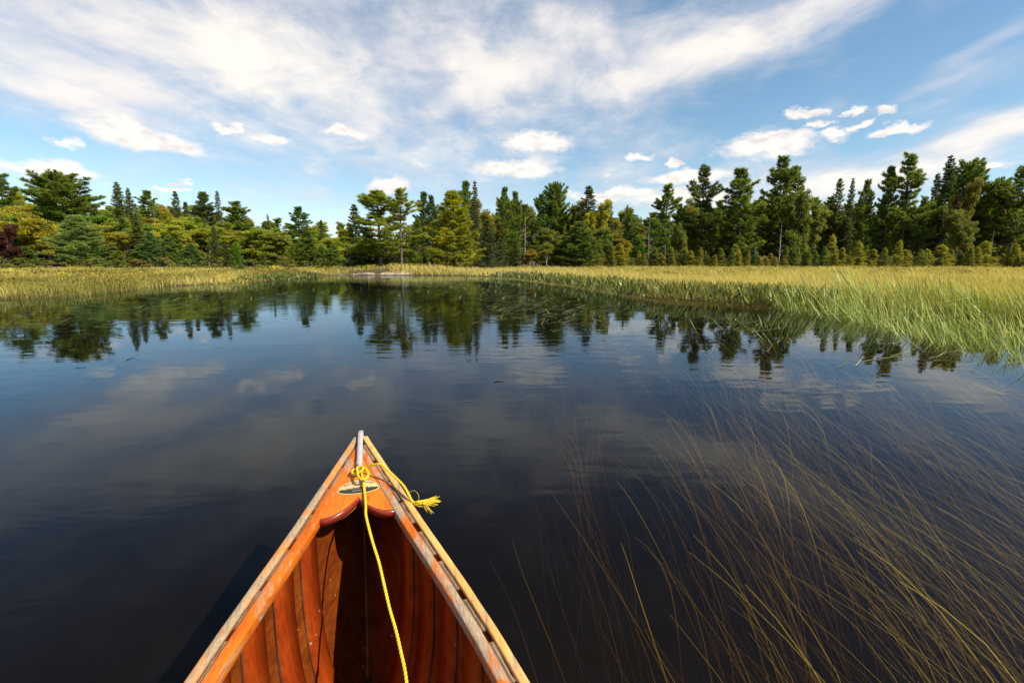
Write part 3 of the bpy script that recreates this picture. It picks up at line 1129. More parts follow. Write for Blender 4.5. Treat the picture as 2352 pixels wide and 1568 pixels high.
def broad_proto(seed, H=12.0, rx=3.2, base=0.22, nclump=125, per=170, leaf=0.245, trunk_r=0.14, lean=0.6, flatten=1.0):
    rng = np.random.default_rng(seed)
    gt, gc = Geo(), Geo()
    zz = np.linspace(-0.3, H * 0.75, 9)
    ln = lean * rng.normal(0, 1, 2)
    fx = (np.maximum(zz, 0) / H) ** 1.5
    tp_ = np.column_stack([ln[0] * fx * 1.5, ln[1] * fx * 1.5, zz])
    gt.tube(tp_, np.linspace(trunk_r, 0.04, 9), 7)
    cz = H * (base + (1 - base) * 0.52)
    hz = H * (1 - base) * 0.5
    # crown of overlapping uneven lobes
    nl = 9
    lob = []
    for i in range(nl):
        a = rng.uniform(0, 6.28)
        zz_ = rng.uniform(-.75, .8)
        rr = math.sqrt(max(0.05, 1 - zz_ ** 2)) * rng.uniform(.35, .8)
        lob.append((rx * rr * math.cos(a), rx * rr * math.sin(a), cz + hz * zz_, rng.uniform(.26, .46)))
    for (x, y, z, s_) in lob:
        st = tp_[min(8, 3 + int(rng.integers(0, 4)))]
        p, _ = spline([st, (st + np.array([x, y, z])) / 2 + np.array([0, 0, -.3]), (x, y, z)], 6)
        gt.tube(p, np.linspace(trunk_r * .45, .02, 6), 4, caps=False)
    for k in range(nclump):
        x, y, z, s_ = lob[int(rng.integers(0, nl))]
        dv = norm(rng.normal(0, 1, 3))
        rad = rng.uniform(.45, 1.12) * s_
        c = np.array([x + dv[0] * rad * rx * 1.25, y + dv[1] * rad * rx * 1.25, z + dv[2] * rad * hz * 1.1 * flatten])
        if c[2] > H:
            c[2] = H - rng.uniform(0, .5)
        cs = rng.uniform(.5, .95) * H / 12 * 0.95
        n = int(per * rng.uniform(.6, 1.3))
        off = norm(rng.normal(0, 1, (n, 3))) * (rng.uniform(0, 1, n) ** .5)[:, None] * cs * np.array([1.15, 1.15, .85])
        tn = np.clip(rng.normal(.45, .17) + rng.normal(0, .12, n), 0, 1)
        leaves(gc, rng, c + off, leaf, tn, flat=0.5)
    return gt, gc


def dead_proto(seed, H=10.0, dense=1.0, up=0.25):
    rng = np.random.default_rng(seed)
    gt, gc = Geo(), Geo()
    zz = np.linspace(-0.3, H, 12)
    w1 = np.cumsum(rng.normal(0, .04, 12))
    tp_ = np.column_stack([w1, np.cumsum(rng.normal(0, .04, 12)), zz])
    gt.tube(tp_, np.linspace(.13, .015, 12), 6)
    for z in np.arange(H * .25, H * .98, .30 / dense):
        tt = z / H
        c = np.array([np.interp(z, zz, tp_[:, 0]), np.interp(z, zz, tp_[:, 1]), z])
        az_ = rng.uniform(0, 6.28)
        ll = (1 - tt) * 2.4 * rng.uniform(.4, 1.1) + .2
        d = rot_to(az_)
        e = c + d * ll + np.array([0, 0, ll * (up + rng.normal(0, .15))])
        md = (c + e) / 2 + rng.normal(0, .08 * ll, 3)
        p, _ = spline([c, md, e], 6)
        gc.tube(p, np.linspace(.035, .008, 6), 4, caps=False)
        for q in range(4):
            st = p[int(rng.integers(2, 5))]
            gc.tube(np.array([st, st + norm(d + rng.normal(0, .6, 3)) * ll * .35]), [.014, .006], 3, caps=False)
    return gt, gc


PROTO = {}


def proto(key, gt, gc, H, R_, bark=None, crown_mat=None):
    """keep the two meshes of a kind; objects are made from them below"""
    o1 = gt.obj('trunk', bark or M_bark, tone=False, smooth=True)
    o2 = gc.obj('crown', crown_mat or M_leaf)
    if key.split('_')[0] in ('broad', 'birch', 'bush'):
        H = float(np.percentile(np.concatenate(gc.V)[:, 2], 98))
    PROTO[key] = (o1.data, o2.data, H, R_)
    bpy.data.objects.remove(o1)
    bpy.data.objects.remove(o2)


proto('pine_a', *pine_proto(1, prof='irr', base=.20, rmax=4.4), 18, 3.2)
proto('pine_b', *pine_proto(2, prof='column', base=.16, rmax=3.6), 18, 2.7)
proto('pine_c', *pine_proto(3, prof='irr', base=.30, rmax=4.6, whorl=1.05, gap=.2), 18, 3.3)
proto('pine_d', *pine_proto(14, prof='column', base=.12, rmax=3.9, gap=.16), 18, 3.0)
proto('pine_round', *pine_proto(4, prof='round', base=.30, rmax=4.0, whorl=.75, dens=1.3, gap=.06), 18, 3.3)
proto('pine_full', *pine_proto(5, prof='cone', base=.03, rmax=5.2, whorl=.85, gap=.06), 18, 3.9)
proto('pine_full_b', *pine_proto(15, prof='cone', base=.05, rmax=4.6, whorl=.9, gap=.10), 18, 3.5)
proto('spruce_a', *spruce_proto(6, dens=.7, gap=.15, step=.5), 16, 1.75)
proto('spruce_b', *spruce_proto(7, rmax=2.7, power=.75, gap=.18, dens=.75, step=.52), 16, 2.15)
proto('spruce_c', *spruce_proto(8, rmax=1.6, power=.85, droop=.4, gap=.22, dens=.7, step=.5), 16, 1.25)
proto('spruce_thin', *spruce_proto(9, rmax=1.15, power=.7, step=.55, dens=.55, gap=.3), 16, .95)
proto('broad_a', *broad_proto(10), 12, 3.4)
proto('broad_b', *broad_proto(11, rx=2.6, base=.12), 12, 2.9)
proto('broad_c', *broad_proto(12, rx=3.8, base=.3, lean=1.0), 12, 4.0)
proto('broad_d', *broad_proto(13, rx=2.2, base=.25, nclump=90), 12, 2.5)
proto('birch', *broad_proto(16, rx=2.4, base=.48, nclump=65, per=90, lean=1.6, trunk_r=.12), 12, 2.6, M_birch)
proto('cedar_a', *spruce_proto(17, H=4.0, rmax=.95, base=.02, step=.22, tuft=.22, droop=-.1, dens=2.0, power=.9, bw=.045, gap=.2), 4, .95)
proto('cedar_b', *spruce_proto(18, H=4.0, rmax=.75, base=.02, step=.24, tuft=.22, droop=-.3, dens=1.8, power=.85, gap=.3, bw=.045), 4, .75)
proto('larch', *spruce_proto(19, H=5.0, rmax=1.2, base=.05, step=.34, tuft=.26, droop=-.2, dens=1.1, power=.85, gap=.34, bw=.06), 5, 1.2)
proto('bush', *broad_proto(20, H=2.0, rx=1.3, base=.0, nclump=46, per=60, leaf=.15, trunk_r=.03, lean=.1), 2, 1.4)
proto('dead_a', *dead_proto(21), 10, 1.8, M_dead, M_dead)
proto('dead_b', *dead_proto(22, dense=.6, up=.6), 10, 1.8, M_birch, M_birch)

KIND = {'pine': 'pine_tree', 'spruce': 'spruce_tree', 'broad': 'broadleaf_tree', 'birch': 'birch_tree', 'cedar': 'cedar_sapling', 'larch': 'larch_sapling', 'bush': 'shrub', 'dead': 'dead_tree'}
CAT = {'pine_tree': 'pine tree', 'spruce_tree': 'spruce tree', 'broadleaf_tree': 'tree', 'birch_tree': 'birch tree', 'cedar_sapling': 'sapling', 'larch_sapling': 'sapling', 'shrub': 'shrub', 'dead_tree': 'dead tree'}
rng_t = np.random.default_rng(77)


def tree_at(key, x, y, h, tint, label, group=None, wide=1.0, z=None, rz=None):
    td, cd, H0, R0 = PROTO[key]
    kind = KIND[key.split('_')[0]]
    if z is None:
        z = float(ground(np.array(x), np.array(y)))
    e = empty(kind, (x, y, z - 0.05), rng_t.uniform(0, 6.28) if rz is None else rz)
    s = h / H0
    e.scale = (s * wide, s * wide, s)
    tag(e, label, CAT[kind], group)
    for nm, d in (('trunk', td), ('crown', cd)):
        if kind == 'shrub' and nm == 'trunk':
            nm = 'stem'
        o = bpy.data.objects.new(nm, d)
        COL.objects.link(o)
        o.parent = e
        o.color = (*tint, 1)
    return e


def hero(key, px, ytop, Y, tint, label, halfw=None, group=None, rz=None):
    """a tree whose tip stands at photo pixel (px, ytop) at depth Y"""
    p = at_y(px, ytop, Y)
    z = float(ground(np.array(p[0]), np.array(Y)))
    h = p[2] - z
    td, cd, H0, R0 = PROTO[key]
    wide = 1.0
    if halfw:
        want = halfw / FPX * Y * 1.12
        wide = want / (R0 * h / H0)
    return tree_at(key, p[0], Y, h, tint, label, group, wide, z, rz)


T_pine = (0.082, 0.112, 0.021)
T_dark = (0.078, 0.102, 0.020)
T_gold = (0.165, 0.165, 0.018)
T_blue = (0.080, 0.120, 0.046)
T_spr = (0.074, 0.086, 0.027)
T_yel = (0.185, 0.175, 0.020)
T_ygr = (0.130, 0.155, 0.022)
T_red = (0.055, 0.020, 0.014)
T_young = (0.105, 0.145, 0.036)

# ---- trees one can tell apart: left hill
hero('pine_c', 2, 401, 104, T_pine, 'tall pine cut by the left edge above the red maple', 42)
hero('pine_round', 142, 402, 92, (.10, .13, .024), 'tall round-topped white pine towering over the left wood', 52)
hero('spruce_thin', 87, 420, 115, T_spr, 'thin spruce tip just left of the round-topped pine', 9)
hero('pine_full', 176, 494, 72, (.125, .165, .058), 'big full blue-green young pine at the marsh edge below the round-topped pine', 56)
hero('spruce_a', 267, 418, 100, T_spr, 'taller left-hand spire of the twin spruces on the left hill', 24)
hero('spruce_a', 293, 432, 104, T_spr, 'shorter right-hand spire of the twin spruces on the left hill', 18)
hero('pine_b', 337, 437, 120, T_pine, 'dense flat-topped pine right of the twin spruces', 24)
hero('spruce_b', 401, 438, 118, T_spr, 'narrow dark spruce tip on the skyline before the broad pale pine', 15)
hero('spruce_c', 425, 463, 112, T_spr, 'small dark spruce nestled left of the broad pale pine', 12)
hero('pine_full_b', 463, 442, 120, (.075, .10, .035), 'broad pale green pine on the left skyline', 34)
hero('spruce_thin', 498, 438, 118, (.07, .075, .035), 'thin sparse spire right of the broad pale pine', 9)
hero('pine_d', 547, 463, 112, T_pine, 'dark pine rising over yellow birches mid left', 34)
hero('spruce_thin', 614, 492, 130, T_spr, 'tiny spruce tip between the two dark pines of the left slope', 5)
hero('pine_b', 680, 475, 112, (.055, .10, .02), 'bright green bushy pine near the low end of the left hill', 26)
hero('spruce_c', 737, 505, 110, T_spr, 'small narrow spruce where the left hill runs out', 9)
hero('broad_b', 6, 520, 70, T_red, 'dark red maple at the left edge', 22)
for k, (px, yt, hw, tn) in enumerate(((344, 533, 24, T_blue), (322, 560, 24, T_young), (382, 540, 26, T_young), (438, 560, 24, T_blue), (228, 565, 26, (.075, .12, .02)), (60, 565, 26, (.085, .12, .03)), (490, 520, 16, T_spr), (515, 560, 15, T_spr),
                                         (540, 555, 14, (.10, .17, .02)), (30, 545, 24, T_blue), (672, 560, 20, T_ygr), (705, 525, 26, T_pine), (735, 565, 20, T_young), (765, 560, 18, T_young), (625, 575, 16, T_ygr), (270, 575, 18, T_ygr))):
    names = ('pale bluish young pine left of the middle of the left marsh edge', 'rounded light green young pine before the bluish one', 'rounded young pine in the middle of the left marsh edge', 'blue-green bushy young pine with a round top on the left marsh edge',
             'bright green young pine right beside the big full one', 'fresh green bush-like young pine left of the big full one', 'narrow dark young spruce before the yellow birches', 'dark drooping young spruce at the left marsh edge',
             'vivid yellow-green young tree at the left marsh edge', 'bluish young pine beside the red maple', 'low yellow-green young pine at the right end of the left marsh', 'dark full young pine at the right end of the left hill',
             'light green young pine beside the dark full one at the hill end', 'light green young pine left of the island pines', 'small yellow-green young pine below the bright bushy pine', 'small yellow-green young pine right of the big full one')
    hero('pine_full' if k % 2 == 0 and k not in (6, 7) else ('spruce_b' if k in (6, 7) else 'pine_full_b'), px, yt, 73 + (k % 5), tn, names[k], hw)
hero('birch', 72, 530, 80, T_yel, 'birch with a leaning white trunk left of the big full pine', 24)
hero('birch', 108, 528, 79, T_yel, 'birch with a pale forked trunk just left of the big full pine', 20)
hero('birch', 472, 525, 84, T_yel, 'yellow birch with a bright straight trunk on the left slope', 22)

# ---- the point with the pines
hero('spruce_b', 813, 468, 60, (.035, .055, .02), 'dark pointed spruce at the left end of the point', 24)
hero('pine_a', 866, 436, 55, (.130, .150, .022), 'large ragged pine with open branches on the rocky point', 62)
hero('pine_c', 917, 436, 50.0, (.140, .155, .024), 'slender pine with a bare grey trunk on the rock shore', 42)
hero('pine_b', 972, 440, 75, (.05, .085, .035), 'bluish pine tip behind the gap in the point pines', 22)
hero('pine_b', 994, 449, 72, (.05, .08, .03), 'blue-green pine left of the big golden pine', 18)
hero('pine_full', 1040, 436, 55, T_gold, 'big full golden-green pine right of the rock', 58)
hero('pine_b', 1068, 415, 72, (.075, .115, .022), 'tall light green pine tip behind the golden pine', 24)
hero('spruce_thin', 1090, 415, 66, (.06, .055, .03), 'half-dead brownish spire just right of the golden pine', 11)
hero('spruce_b', 1118, 505, 62, (.06, .075, .035), 'grey-green spruce right of the golden pine at the meadow edge', 26)
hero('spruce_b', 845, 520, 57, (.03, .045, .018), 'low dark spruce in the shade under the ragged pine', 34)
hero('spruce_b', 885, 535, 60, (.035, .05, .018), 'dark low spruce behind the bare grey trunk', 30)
hero('pine_full_b', 958, 505, 62, (.08, .10, .022), 'rounded olive young pine between the bare trunk and the golden pine', 26)
hero('cedar_a', 955, 580, 54, T_ygr, 'small yellow-green cedar right of the bare grey trunk', 15)
hero('cedar_a', 975, 590, 55, (.10, .12, .03), 'smaller pale cedar next in line right of the bare grey trunk', 11)
# ---- middle
hero('pine_b', 1155, 430, 82, T_pine, 'dense column-shaped pine right of the half-dead spire', 20)
hero('pine_b', 1188, 440, 84, T_pine, 'second column-shaped pine beside the dense one', 20)
hero('pine_a', 1245, 445, 88, (.055, .095, .022), 'fresh green pine left of the dark round-headed pine', 26)
hero('pine_round', 1279, 425, 90, T_pine, 'dark round-headed pine in the middle of the skyline', 25)
hero('spruce_b', 1353, 426, 88, (.06, .065, .022), 'broad cone-shaped spruce with a sharp spire on the skyline', 30)
hero('spruce_c', 1402, 463, 90, T_spr, 'small sharp spruce right of the cone-shaped spruce', 12)
hero('spruce_thin', 1441, 470, 100, T_spr, 'tiny lone spruce tip over the low part of the skyline', 6)
hero('pine_full', 1333, 508, 72, (.070, .100, .022), 'broad young pine with a dark left side at the meadow edge', 46)
hero('dead_a', 1205, 498, 74, (1, 1, 1), 'bare grey dead tree with fine branches behind the meadow', 24)
hero('spruce_b', 1150, 545, 68, (.065, .085, .035), 'grey-green young spruce with a slim top left of the dead tree', 16)
hero('spruce_b', 1184, 550, 69, T_spr, 'dark young spruce right beside the dead tree', 18)
hero('broad_d', 1215, 575, 66, (.16, .12, .02), 'small yellowing birch below the dead tree', 16)
hero('broad_b', 1275, 530, 74, (.10, .115, .025), 'round olive tree left of the broad young pine', 28)
hero('broad_b', 1375, 470, 84, T_yel, 'yellow-green tree just below the sharp spire', 26)
hero('birch', 1258, 560, 70, (.11, .12, .02), 'slim pale-trunked birch left of the broad young pine', 15)
hero('dead_a', 1493, 498, 80, (1, 1, 1), 'grey dead tree with bare twigs left of the lone open-branched pine', 14)
hero('dead_a', 352, 478, 90, (1, 1, 1), 'bare grey trunk standing on the left hill below the dense flat-topped pine', 10)
# ---- right bank tall trees
HT = [('pine_c', 1535, 427, 92, T_pine, 'lone open-branched pine left of the tall right-hand wood', 36),
      ('pine_c', 1618, 389, 94, (.05, .072, .022), 'ragged grey-green pine with drooping lower branches', 40),
      ('pine_b', 1711, 388, 92, T_dark, 'thick dark pine with a domed head right of the ragged one', 42),
      ('pine_d', 1798, 361, 94, T_dark, 'tallest dark pine with a jagged crown in the right-hand wood', 36),
      ('pine_b', 1837, 381, 97, T_dark, 'dark pine leaning against the tallest one', 28),
      ('spruce_b', 1930, 409, 97, T_spr, 'spruce in the dip of the right-hand skyline', 20),
      ('spruce_a', 1960, 409, 100, T_spr, 'slim spruce in the dip between a spruce and a pine', 15),
      ('pine_b', 1989, 413, 96, T_dark, 'mid-height pine at the right end of the dip', 20),
      ('pine_b', 2052, 383, 95, T_dark, 'dark pine tucked against the wide windswept pine', 22),
      ('pine_c', 2096, 360, 94, T_dark, 'tall wide windswept pine with layered branches', 42),
      ('spruce_c', 2155, 398, 98, T_spr, 'short spruce between the windswept pine and the tall spire', 14),
      ('spruce_a', 2186, 357, 95, (.038, .055, .02), 'tallest sharp spruce spire in the right-hand wood', 28),
      ('pine_round', 2236, 373, 98, T_dark, 'round-crowned dark pine right of the tall spruce spire', 34),
      ('pine_round', 2307, 414, 96, T_dark, 'low domed pine near the right edge', 26),
      ('pine_c', 2348, 391, 92, T_dark, 'pine cut by the right edge', 36)]
for h_ in HT:
    hero(*h_)
hero('broad_b', 1837, 451, 90, (.085, .10, .02), 'yellow-green tree in front of the tallest dark pine', 26)
hero('broad_b', 2220, 425, 90, (.10, .085, .02), 'tall olive tree below the round-crowned pine', 24)
hero('broad_c', 2208, 485, 84, (.09, .095, .02), 'bushy olive tree before the tall spruce spire', 30)
hero('broad_b', 1560, 520, 84, (.09, .10, .02), 'round olive tree at the foot of the lone open-branched pine', 18)
hero('dead_b', 1795, 515, 84, (1, 1, 1), 'bare white dead birch below the tallest pine', 12)
hero('dead_a', 2283, 528, 80, (1, 1, 1), 'thin grey dead snag at the right marsh edge', 10)
for k, (px, yt, hw, ky, lab) in enumerate(((1914, 539, 18, 'larch', 'bright yellow larch before the dark wood'), (1975, 555, 18, 'larch', 'olive larch right of the bright yellow one'), (2068, 553, 16, 'larch', 'tall thin yellow larch before the windswept pine'),
                                           (2165, 562, 26, 'larch', 'broad golden larch below the tall spruce spire'), (2266, 554, 26, 'larch', 'broad golden larch beside the grey snag'), (2130, 572, 18, 'larch', 'small golden larch left of the broad one'),
                                           (1424, 560, 17, 'cedar_b', 'largest yellow-green cedar in the middle of the meadow edge'), (1574, 568, 14, 'cedar_a', 'plump olive cedar below the lone open-branched pine'), (1732, 566, 10, 'cedar_a', 'blue-green pointed cedar below the thick dark pine'),
                                           (1690, 562, 14, 'cedar_b', 'feathery golden cedar left of the blue-green one'), (2335, 560, 18, 'larch', 'golden larch at the right edge'))):
    tn = (.05, .085, .04) if k == 8 else (.19 - .01 * (k % 3), .17, .024)
    hero(ky + ('' if ky == 'larch' else ''), px, yt, 74 + (k % 4), tn, lab, hw)

# ---- repeats: the saplings in front of the wood, the wood itself
def land_x(px, Y):
    return (px - CX) / FPX * Y * 1.013


FILL = []
ORD = 'first second third fourth fifth sixth seventh eighth ninth tenth eleventh twelfth thirteenth fourteenth fifteenth'.split()


def zone(px):
    for lim, txt in ((0, 'beyond the left edge'), (142, 'left of the round-topped pine'), (267, 'between round-topped pine and twin spruces'), (463, 'between twin spruces and broad pale pine'),
                     (613, 'between broad pale pine and tiny spruce tip'), (813, 'between tiny spruce tip and the point'), (1060, 'behind the point pines'), (1205, 'between golden pine and bare grey tree'),
                     (1353, 'between bare grey tree and cone-shaped spruce'), (1535, 'between cone-shaped spruce and open-branched pine'), (1711, 'between open-branched pine and thick dark pine'),
                     (1860, 'around the tallest dark pine'), (2020, 'under the dip of the skyline'), (2140, 'around the windswept pine'), (2352, 'around the tall spruce spire')):
        if px < lim:
            return txt
    return 'beyond the right edge'


def fill(what, row, *args):
    o = hero(*args)
    FILL.append((what + (', ' + row if row else '') + ', ' + zone(args[1]), args[1], o))
    return o


def label_fill():
    by = {}
    for lab, px, o in FILL:
        by.setdefault(lab, []).append((px, o))
    for lab, lst in by.items():
        lst.sort(key=lambda q: q[0])
        for k, (px, o) in enumerate(lst):
            o['label'] = lab if len(lst) == 1 else lab + ', ' + ORD[min(k, 14)] + ' from left'


SKY_L = ([-420, 0, 45, 83, 194, 243, 319, 382, 451, 514, 573, 625, 660, 712, 764, 800], [430, 450, 441, 448, 467, 474, 473, 470, 481, 491, 494, 502, 517, 514, 521, 526])
SKY_M = ([800, 900, 1120, 1200, 1320, 1440, 1500, 1590, 1650, 1900, 2352, 2800], [560, 545, 470, 470, 478, 490, 488, 458, 455, 455, 445, 430])
rng = np.random.default_rng(5)
n_tree = 0
# left hill, broadleaf with some conifers
rows = [(80, 22), (88, 22), (98, 22), (110, 24), (124, 24), (140, 22), (156, 18)]
for Y, n in rows:
    for k in range(n):
        px = -230 + (1040 / n) * (k + rng.uniform(.1, .9))
        if Y < 95 and px > 790:
            continue
        ysky = np.interp(px, *SKY_L)
        fr_ = (Y - 80) / 76
        ytop = ysky - 8 + (1 - fr_) * rng.uniform(40, 78) + rng.uniform(-3, 13)
        con = rng.random() < 0.20
        dyy = rng.uniform(-4, 4)
        if con:
            key = ['spruce_b', 'spruce_c', 'pine_full_b'][int(rng.integers(0, 3))]
            tint = T_spr if 'spruce' in key else T_pine
            what = 'greyish spruce' if 'spruce' in key else 'dark green pine'
            lab, grp = 'dark conifer standing in the yellow-green wood of the left hill', 'conifers in the left hill wood'
        else:
            key = ['broad_a', 'broad_b', 'broad_c', 'broad_d'][int(rng.integers(0, 4))]
            ti = int(rng.integers(0, 4))
            tint = [T_yel, T_ygr, (.150, .160, .020), (.105, .140, .024)][ti]
            what = ['golden broadleaf tree', 'yellow-green broadleaf tree', 'olive broadleaf tree', 'green broadleaf tree'][ti]
            lab, grp = 'yellow-green broadleaf tree in the wood covering the left hill', 'broadleaf trees of the left hill wood'
        tint = tuple(c * rng.uniform(.85, 1.15) for c in tint)
        fill(what, 'front row' if Y < 95 else ('middle row' if Y < 120 else 'back row'), key, px, ytop, Y + dyy, tint, lab, {'broad': 30, 'spruc': 15, 'pine_': 24}[key[:5]] * 95 / Y * rng.uniform(.85, 1.25), grp)
# middle and right wood, dark conifers in depth
rows = [(96, 1120, 2560, 32), (104, 1100, 2560, 32), (114, 1080, 2620, 32), (88, 1130, 1520, 9), (78, 1080, 1400, 8), (128, 1000, 1700, 16), (126, 1560, 2640, 26), (75, 800, 1100, 8), (92, 780, 1120, 10)]
for Y, x0, x1, n in rows:
    for k in range(n):
        px = x0 + (x1 - x0) / n * (k + rng.uniform(.1, .9))
        ysky = np.interp(px, *SKY_M)
        ytop = ysky + rng.uniform(-4, 50)
        if Y < 90:
            ytop = ysky + rng.uniform(40, 90)
        if px < 1100:
            ytop = ysky + rng.uniform(-20, 30)
        if Y > 120:
            ytop = ysky + rng.uniform(-3, 16)
        if rng.random() < (.45 if px < 1520 else .16):
            key = ['broad_b', 'broad_d', 'broad_a'][int(rng.integers(0, 3))]
            tint = [(.10, .11, .02), (.085, .11, .022), (.13, .115, .02)][int(rng.integers(0, 3))]
            what = 'olive broadleaf tree'
            lab, grp, hw = 'olive broadleaf tree in the mixed wood behind the meadow', 'broadleaf trees of the middle wood', 25
            if px >= 1520:
                lab, grp = 'olive broadleaf tree among the dark conifers of the right-hand wood', 'broadleaf trees of the right-hand wood'
        else:
            key = ['spruce_b', 'pine_full_b', 'pine_c', 'pine_b', 'pine_d', 'pine_a'][int(rng.integers(0, 6))]
            tint = tuple(c * rng.uniform(.8, 1.25) for c in (T_spr if 'spruce' in key else T_dark))
            what = 'dark spruce' if 'spruce' in key else ('bushy dark pine' if 'full' in key else 'dark pine')
            if px < 1520:
                lab, grp = 'dark green conifer in the mixed wood behind the meadow', 'conifers of the middle wood'
            else:
                lab, grp = 'dark conifer filling the tall right-hand wood', 'conifers of the right-hand wood'
            hw = 22
        fill(what, 'front row' if Y < 93 else ('middle row' if Y < 110 else 'back row'), key, px, ytop, Y + rng.uniform(-3, 3), tint, lab, hw * rng.uniform(.85, 1.3), grp)
# cedar saplings along the marsh edge
for k in range(84):
    px = 1290 + (2400 - 1290) / 84 * (k + rng.uniform(0, 1))
    Y = rng.uniform(70, 84)
    key = ['cedar_a', 'cedar_b', 'larch', 'cedar_b'][int(rng.integers(0, 4))]
    ti = int(rng.integers(0, 4))
    tint = [(.17, .155, .024), (.125, .135, .026), (.09, .12, .03), (.165, .145, .026)][ti]
    fill(['yellowish', 'olive', 'green', 'golden'][ti] + (' larch sapling' if key == 'larch' else ' cedar sapling') + ' at meadow edge', '', key, px, rng.uniform(566, 596), Y, tint, 'small olive sapling in the fringe between meadow and right-hand wood', rng.uniform(8, 14), 'saplings along the right meadow edge')
for k in range(26):
    px = -40 + 820 / 26 * (k + rng.uniform(0, 1))
    ti = int(rng.integers(0, 4))
    tint = [(.14, .13, .022), (.12, .135, .025), (.15, .12, .028), (.10, .13, .03)][ti]
    fill(['yellowish', 'yellow-green', 'tawny', 'green'][ti] + ' shrub, hill foot', '', 'bush', px, rng.uniform(588, 602), rng.uniform(60, 69), tint, 'low yellowish shrub along the foot of the left hill', rng.uniform(14, 24), 'shrubs along the left marsh edge')
for k, px in enumerate((735, 768, 800, 835, 850, 975, 1000, 1020)):
    Y = 48.5 if px < 860 else 47
    fill('green shore shrub', '', 'bush', px, 608 + (k % 3) * 3 + (0 if px < 900 else 6), Y, [(.10, .12, .02), (.07, .12, .02), (.13, .11, .025)][k % 3], 'low green shrub on the shore of the point', 20, 'shrubs on the point')

label_fill()

# ------------------------------------------------------------------ shore rock
m, t, b = material('shore_rock')
tcn = t.new('ShaderNodeTexCoord')
o = tcn.outputs['Object']
n1 = t.noise(t.mapping(o, scale=(1, 1, 2)), 1.6, 7, 0.7)
n2 = t.noise(o, 7, 5, 0.7)
cc = t.mix(t.smooth(n1, 0.3, 0.7), (0.18, 0.13, 0.09), (0.40, 0.31, 0.215))
cc = t.mix(t.math('MULTIPLY', t.smooth(n2, .5, .75), .6), cc, (0.10, 0.075, 0.055))
rz_ = t.new('ShaderNodeSeparateXYZ')
t.l.new(o, rz_.inputs[0])
cc = t.mix(t.smooth(t.math('ADD', rz_.outputs[2], t.math('MULTIPLY', n1, .08)), .12, .07), cc, (0.06, 0.045, 0.035))
crk = t.new('ShaderNodeTexVoronoi', feature='DISTANCE_TO_EDGE')
t.put(crk.inputs['Vector'], t.mapping(o, scale=(.6, 1, 2)))
crk.inputs['Scale'].default_value = 1.4
cc = t.mix(t.smooth(crk.outputs['Distance'], .05, .01), cc, (0.05, 0.04, 0.03))
t.put(b.inputs['Base Color'], cc)
b.inputs['Roughness'].default_value = 0.85
M_rock = m


def rock(x0, x1, yc, dep, hgt, seed, label, cat='rock'):
    rng = np.random.default_rng(seed)
    n, k = 60, 18
    xs_ = np.linspace(0, 1, n)
    top = hgt * (np.sin(xs_ * np.pi) ** .6) * (0.6 + .25 * np.sin(xs_ * 9 + seed) + .15 * np.sin(xs_ * 23 + 2 * seed))
    Vv = []
    for i, f in enumerate(np.linspace(0, np.pi, k)):
        yy = -dep * math.cos(f)
        zz_ = top * math.sin(f) ** .5 - .08 + (rng.normal(0, .03, n) + .05 * np.sin(xs_ * 31 + i * 1.7) + .04 * np.sin(xs_ * 57 - i)) * min(1, hgt * 2.2)
        Vv.append(np.column_stack([x0 + (x1 - x0) * xs_ - (x0 + x1) / 2, np.full(n, yy) * (.5 + .5 * np.sin(xs_ * np.pi)) + rng.normal(0, .03, n), zz_]))
    gg = Geo()
    gg.grid(np.array(Vv))
    o = gg.obj('shore_rock', M_rock, smooth=False, tone=False, loc=((x0 + x1) / 2, yc, 0))
    return tag(o, label, cat)


a, b2 = at_z(770, 632, 0), at_z(945, 632, 0)
rock(-14.2, -8.3, 43.0, 1.4, .44, 1, 'long low pale rock slab sloping into the water below the pines')
rock(-17.0, -13.6, 42.2, 1.0, .16, 2, 'flat low rock strip at the waterline left of the pale slab')
rock(-4.9, -2.9, 53.5, .8, .55, 3, 'small flat pale rock in the grass right of the golden pine')

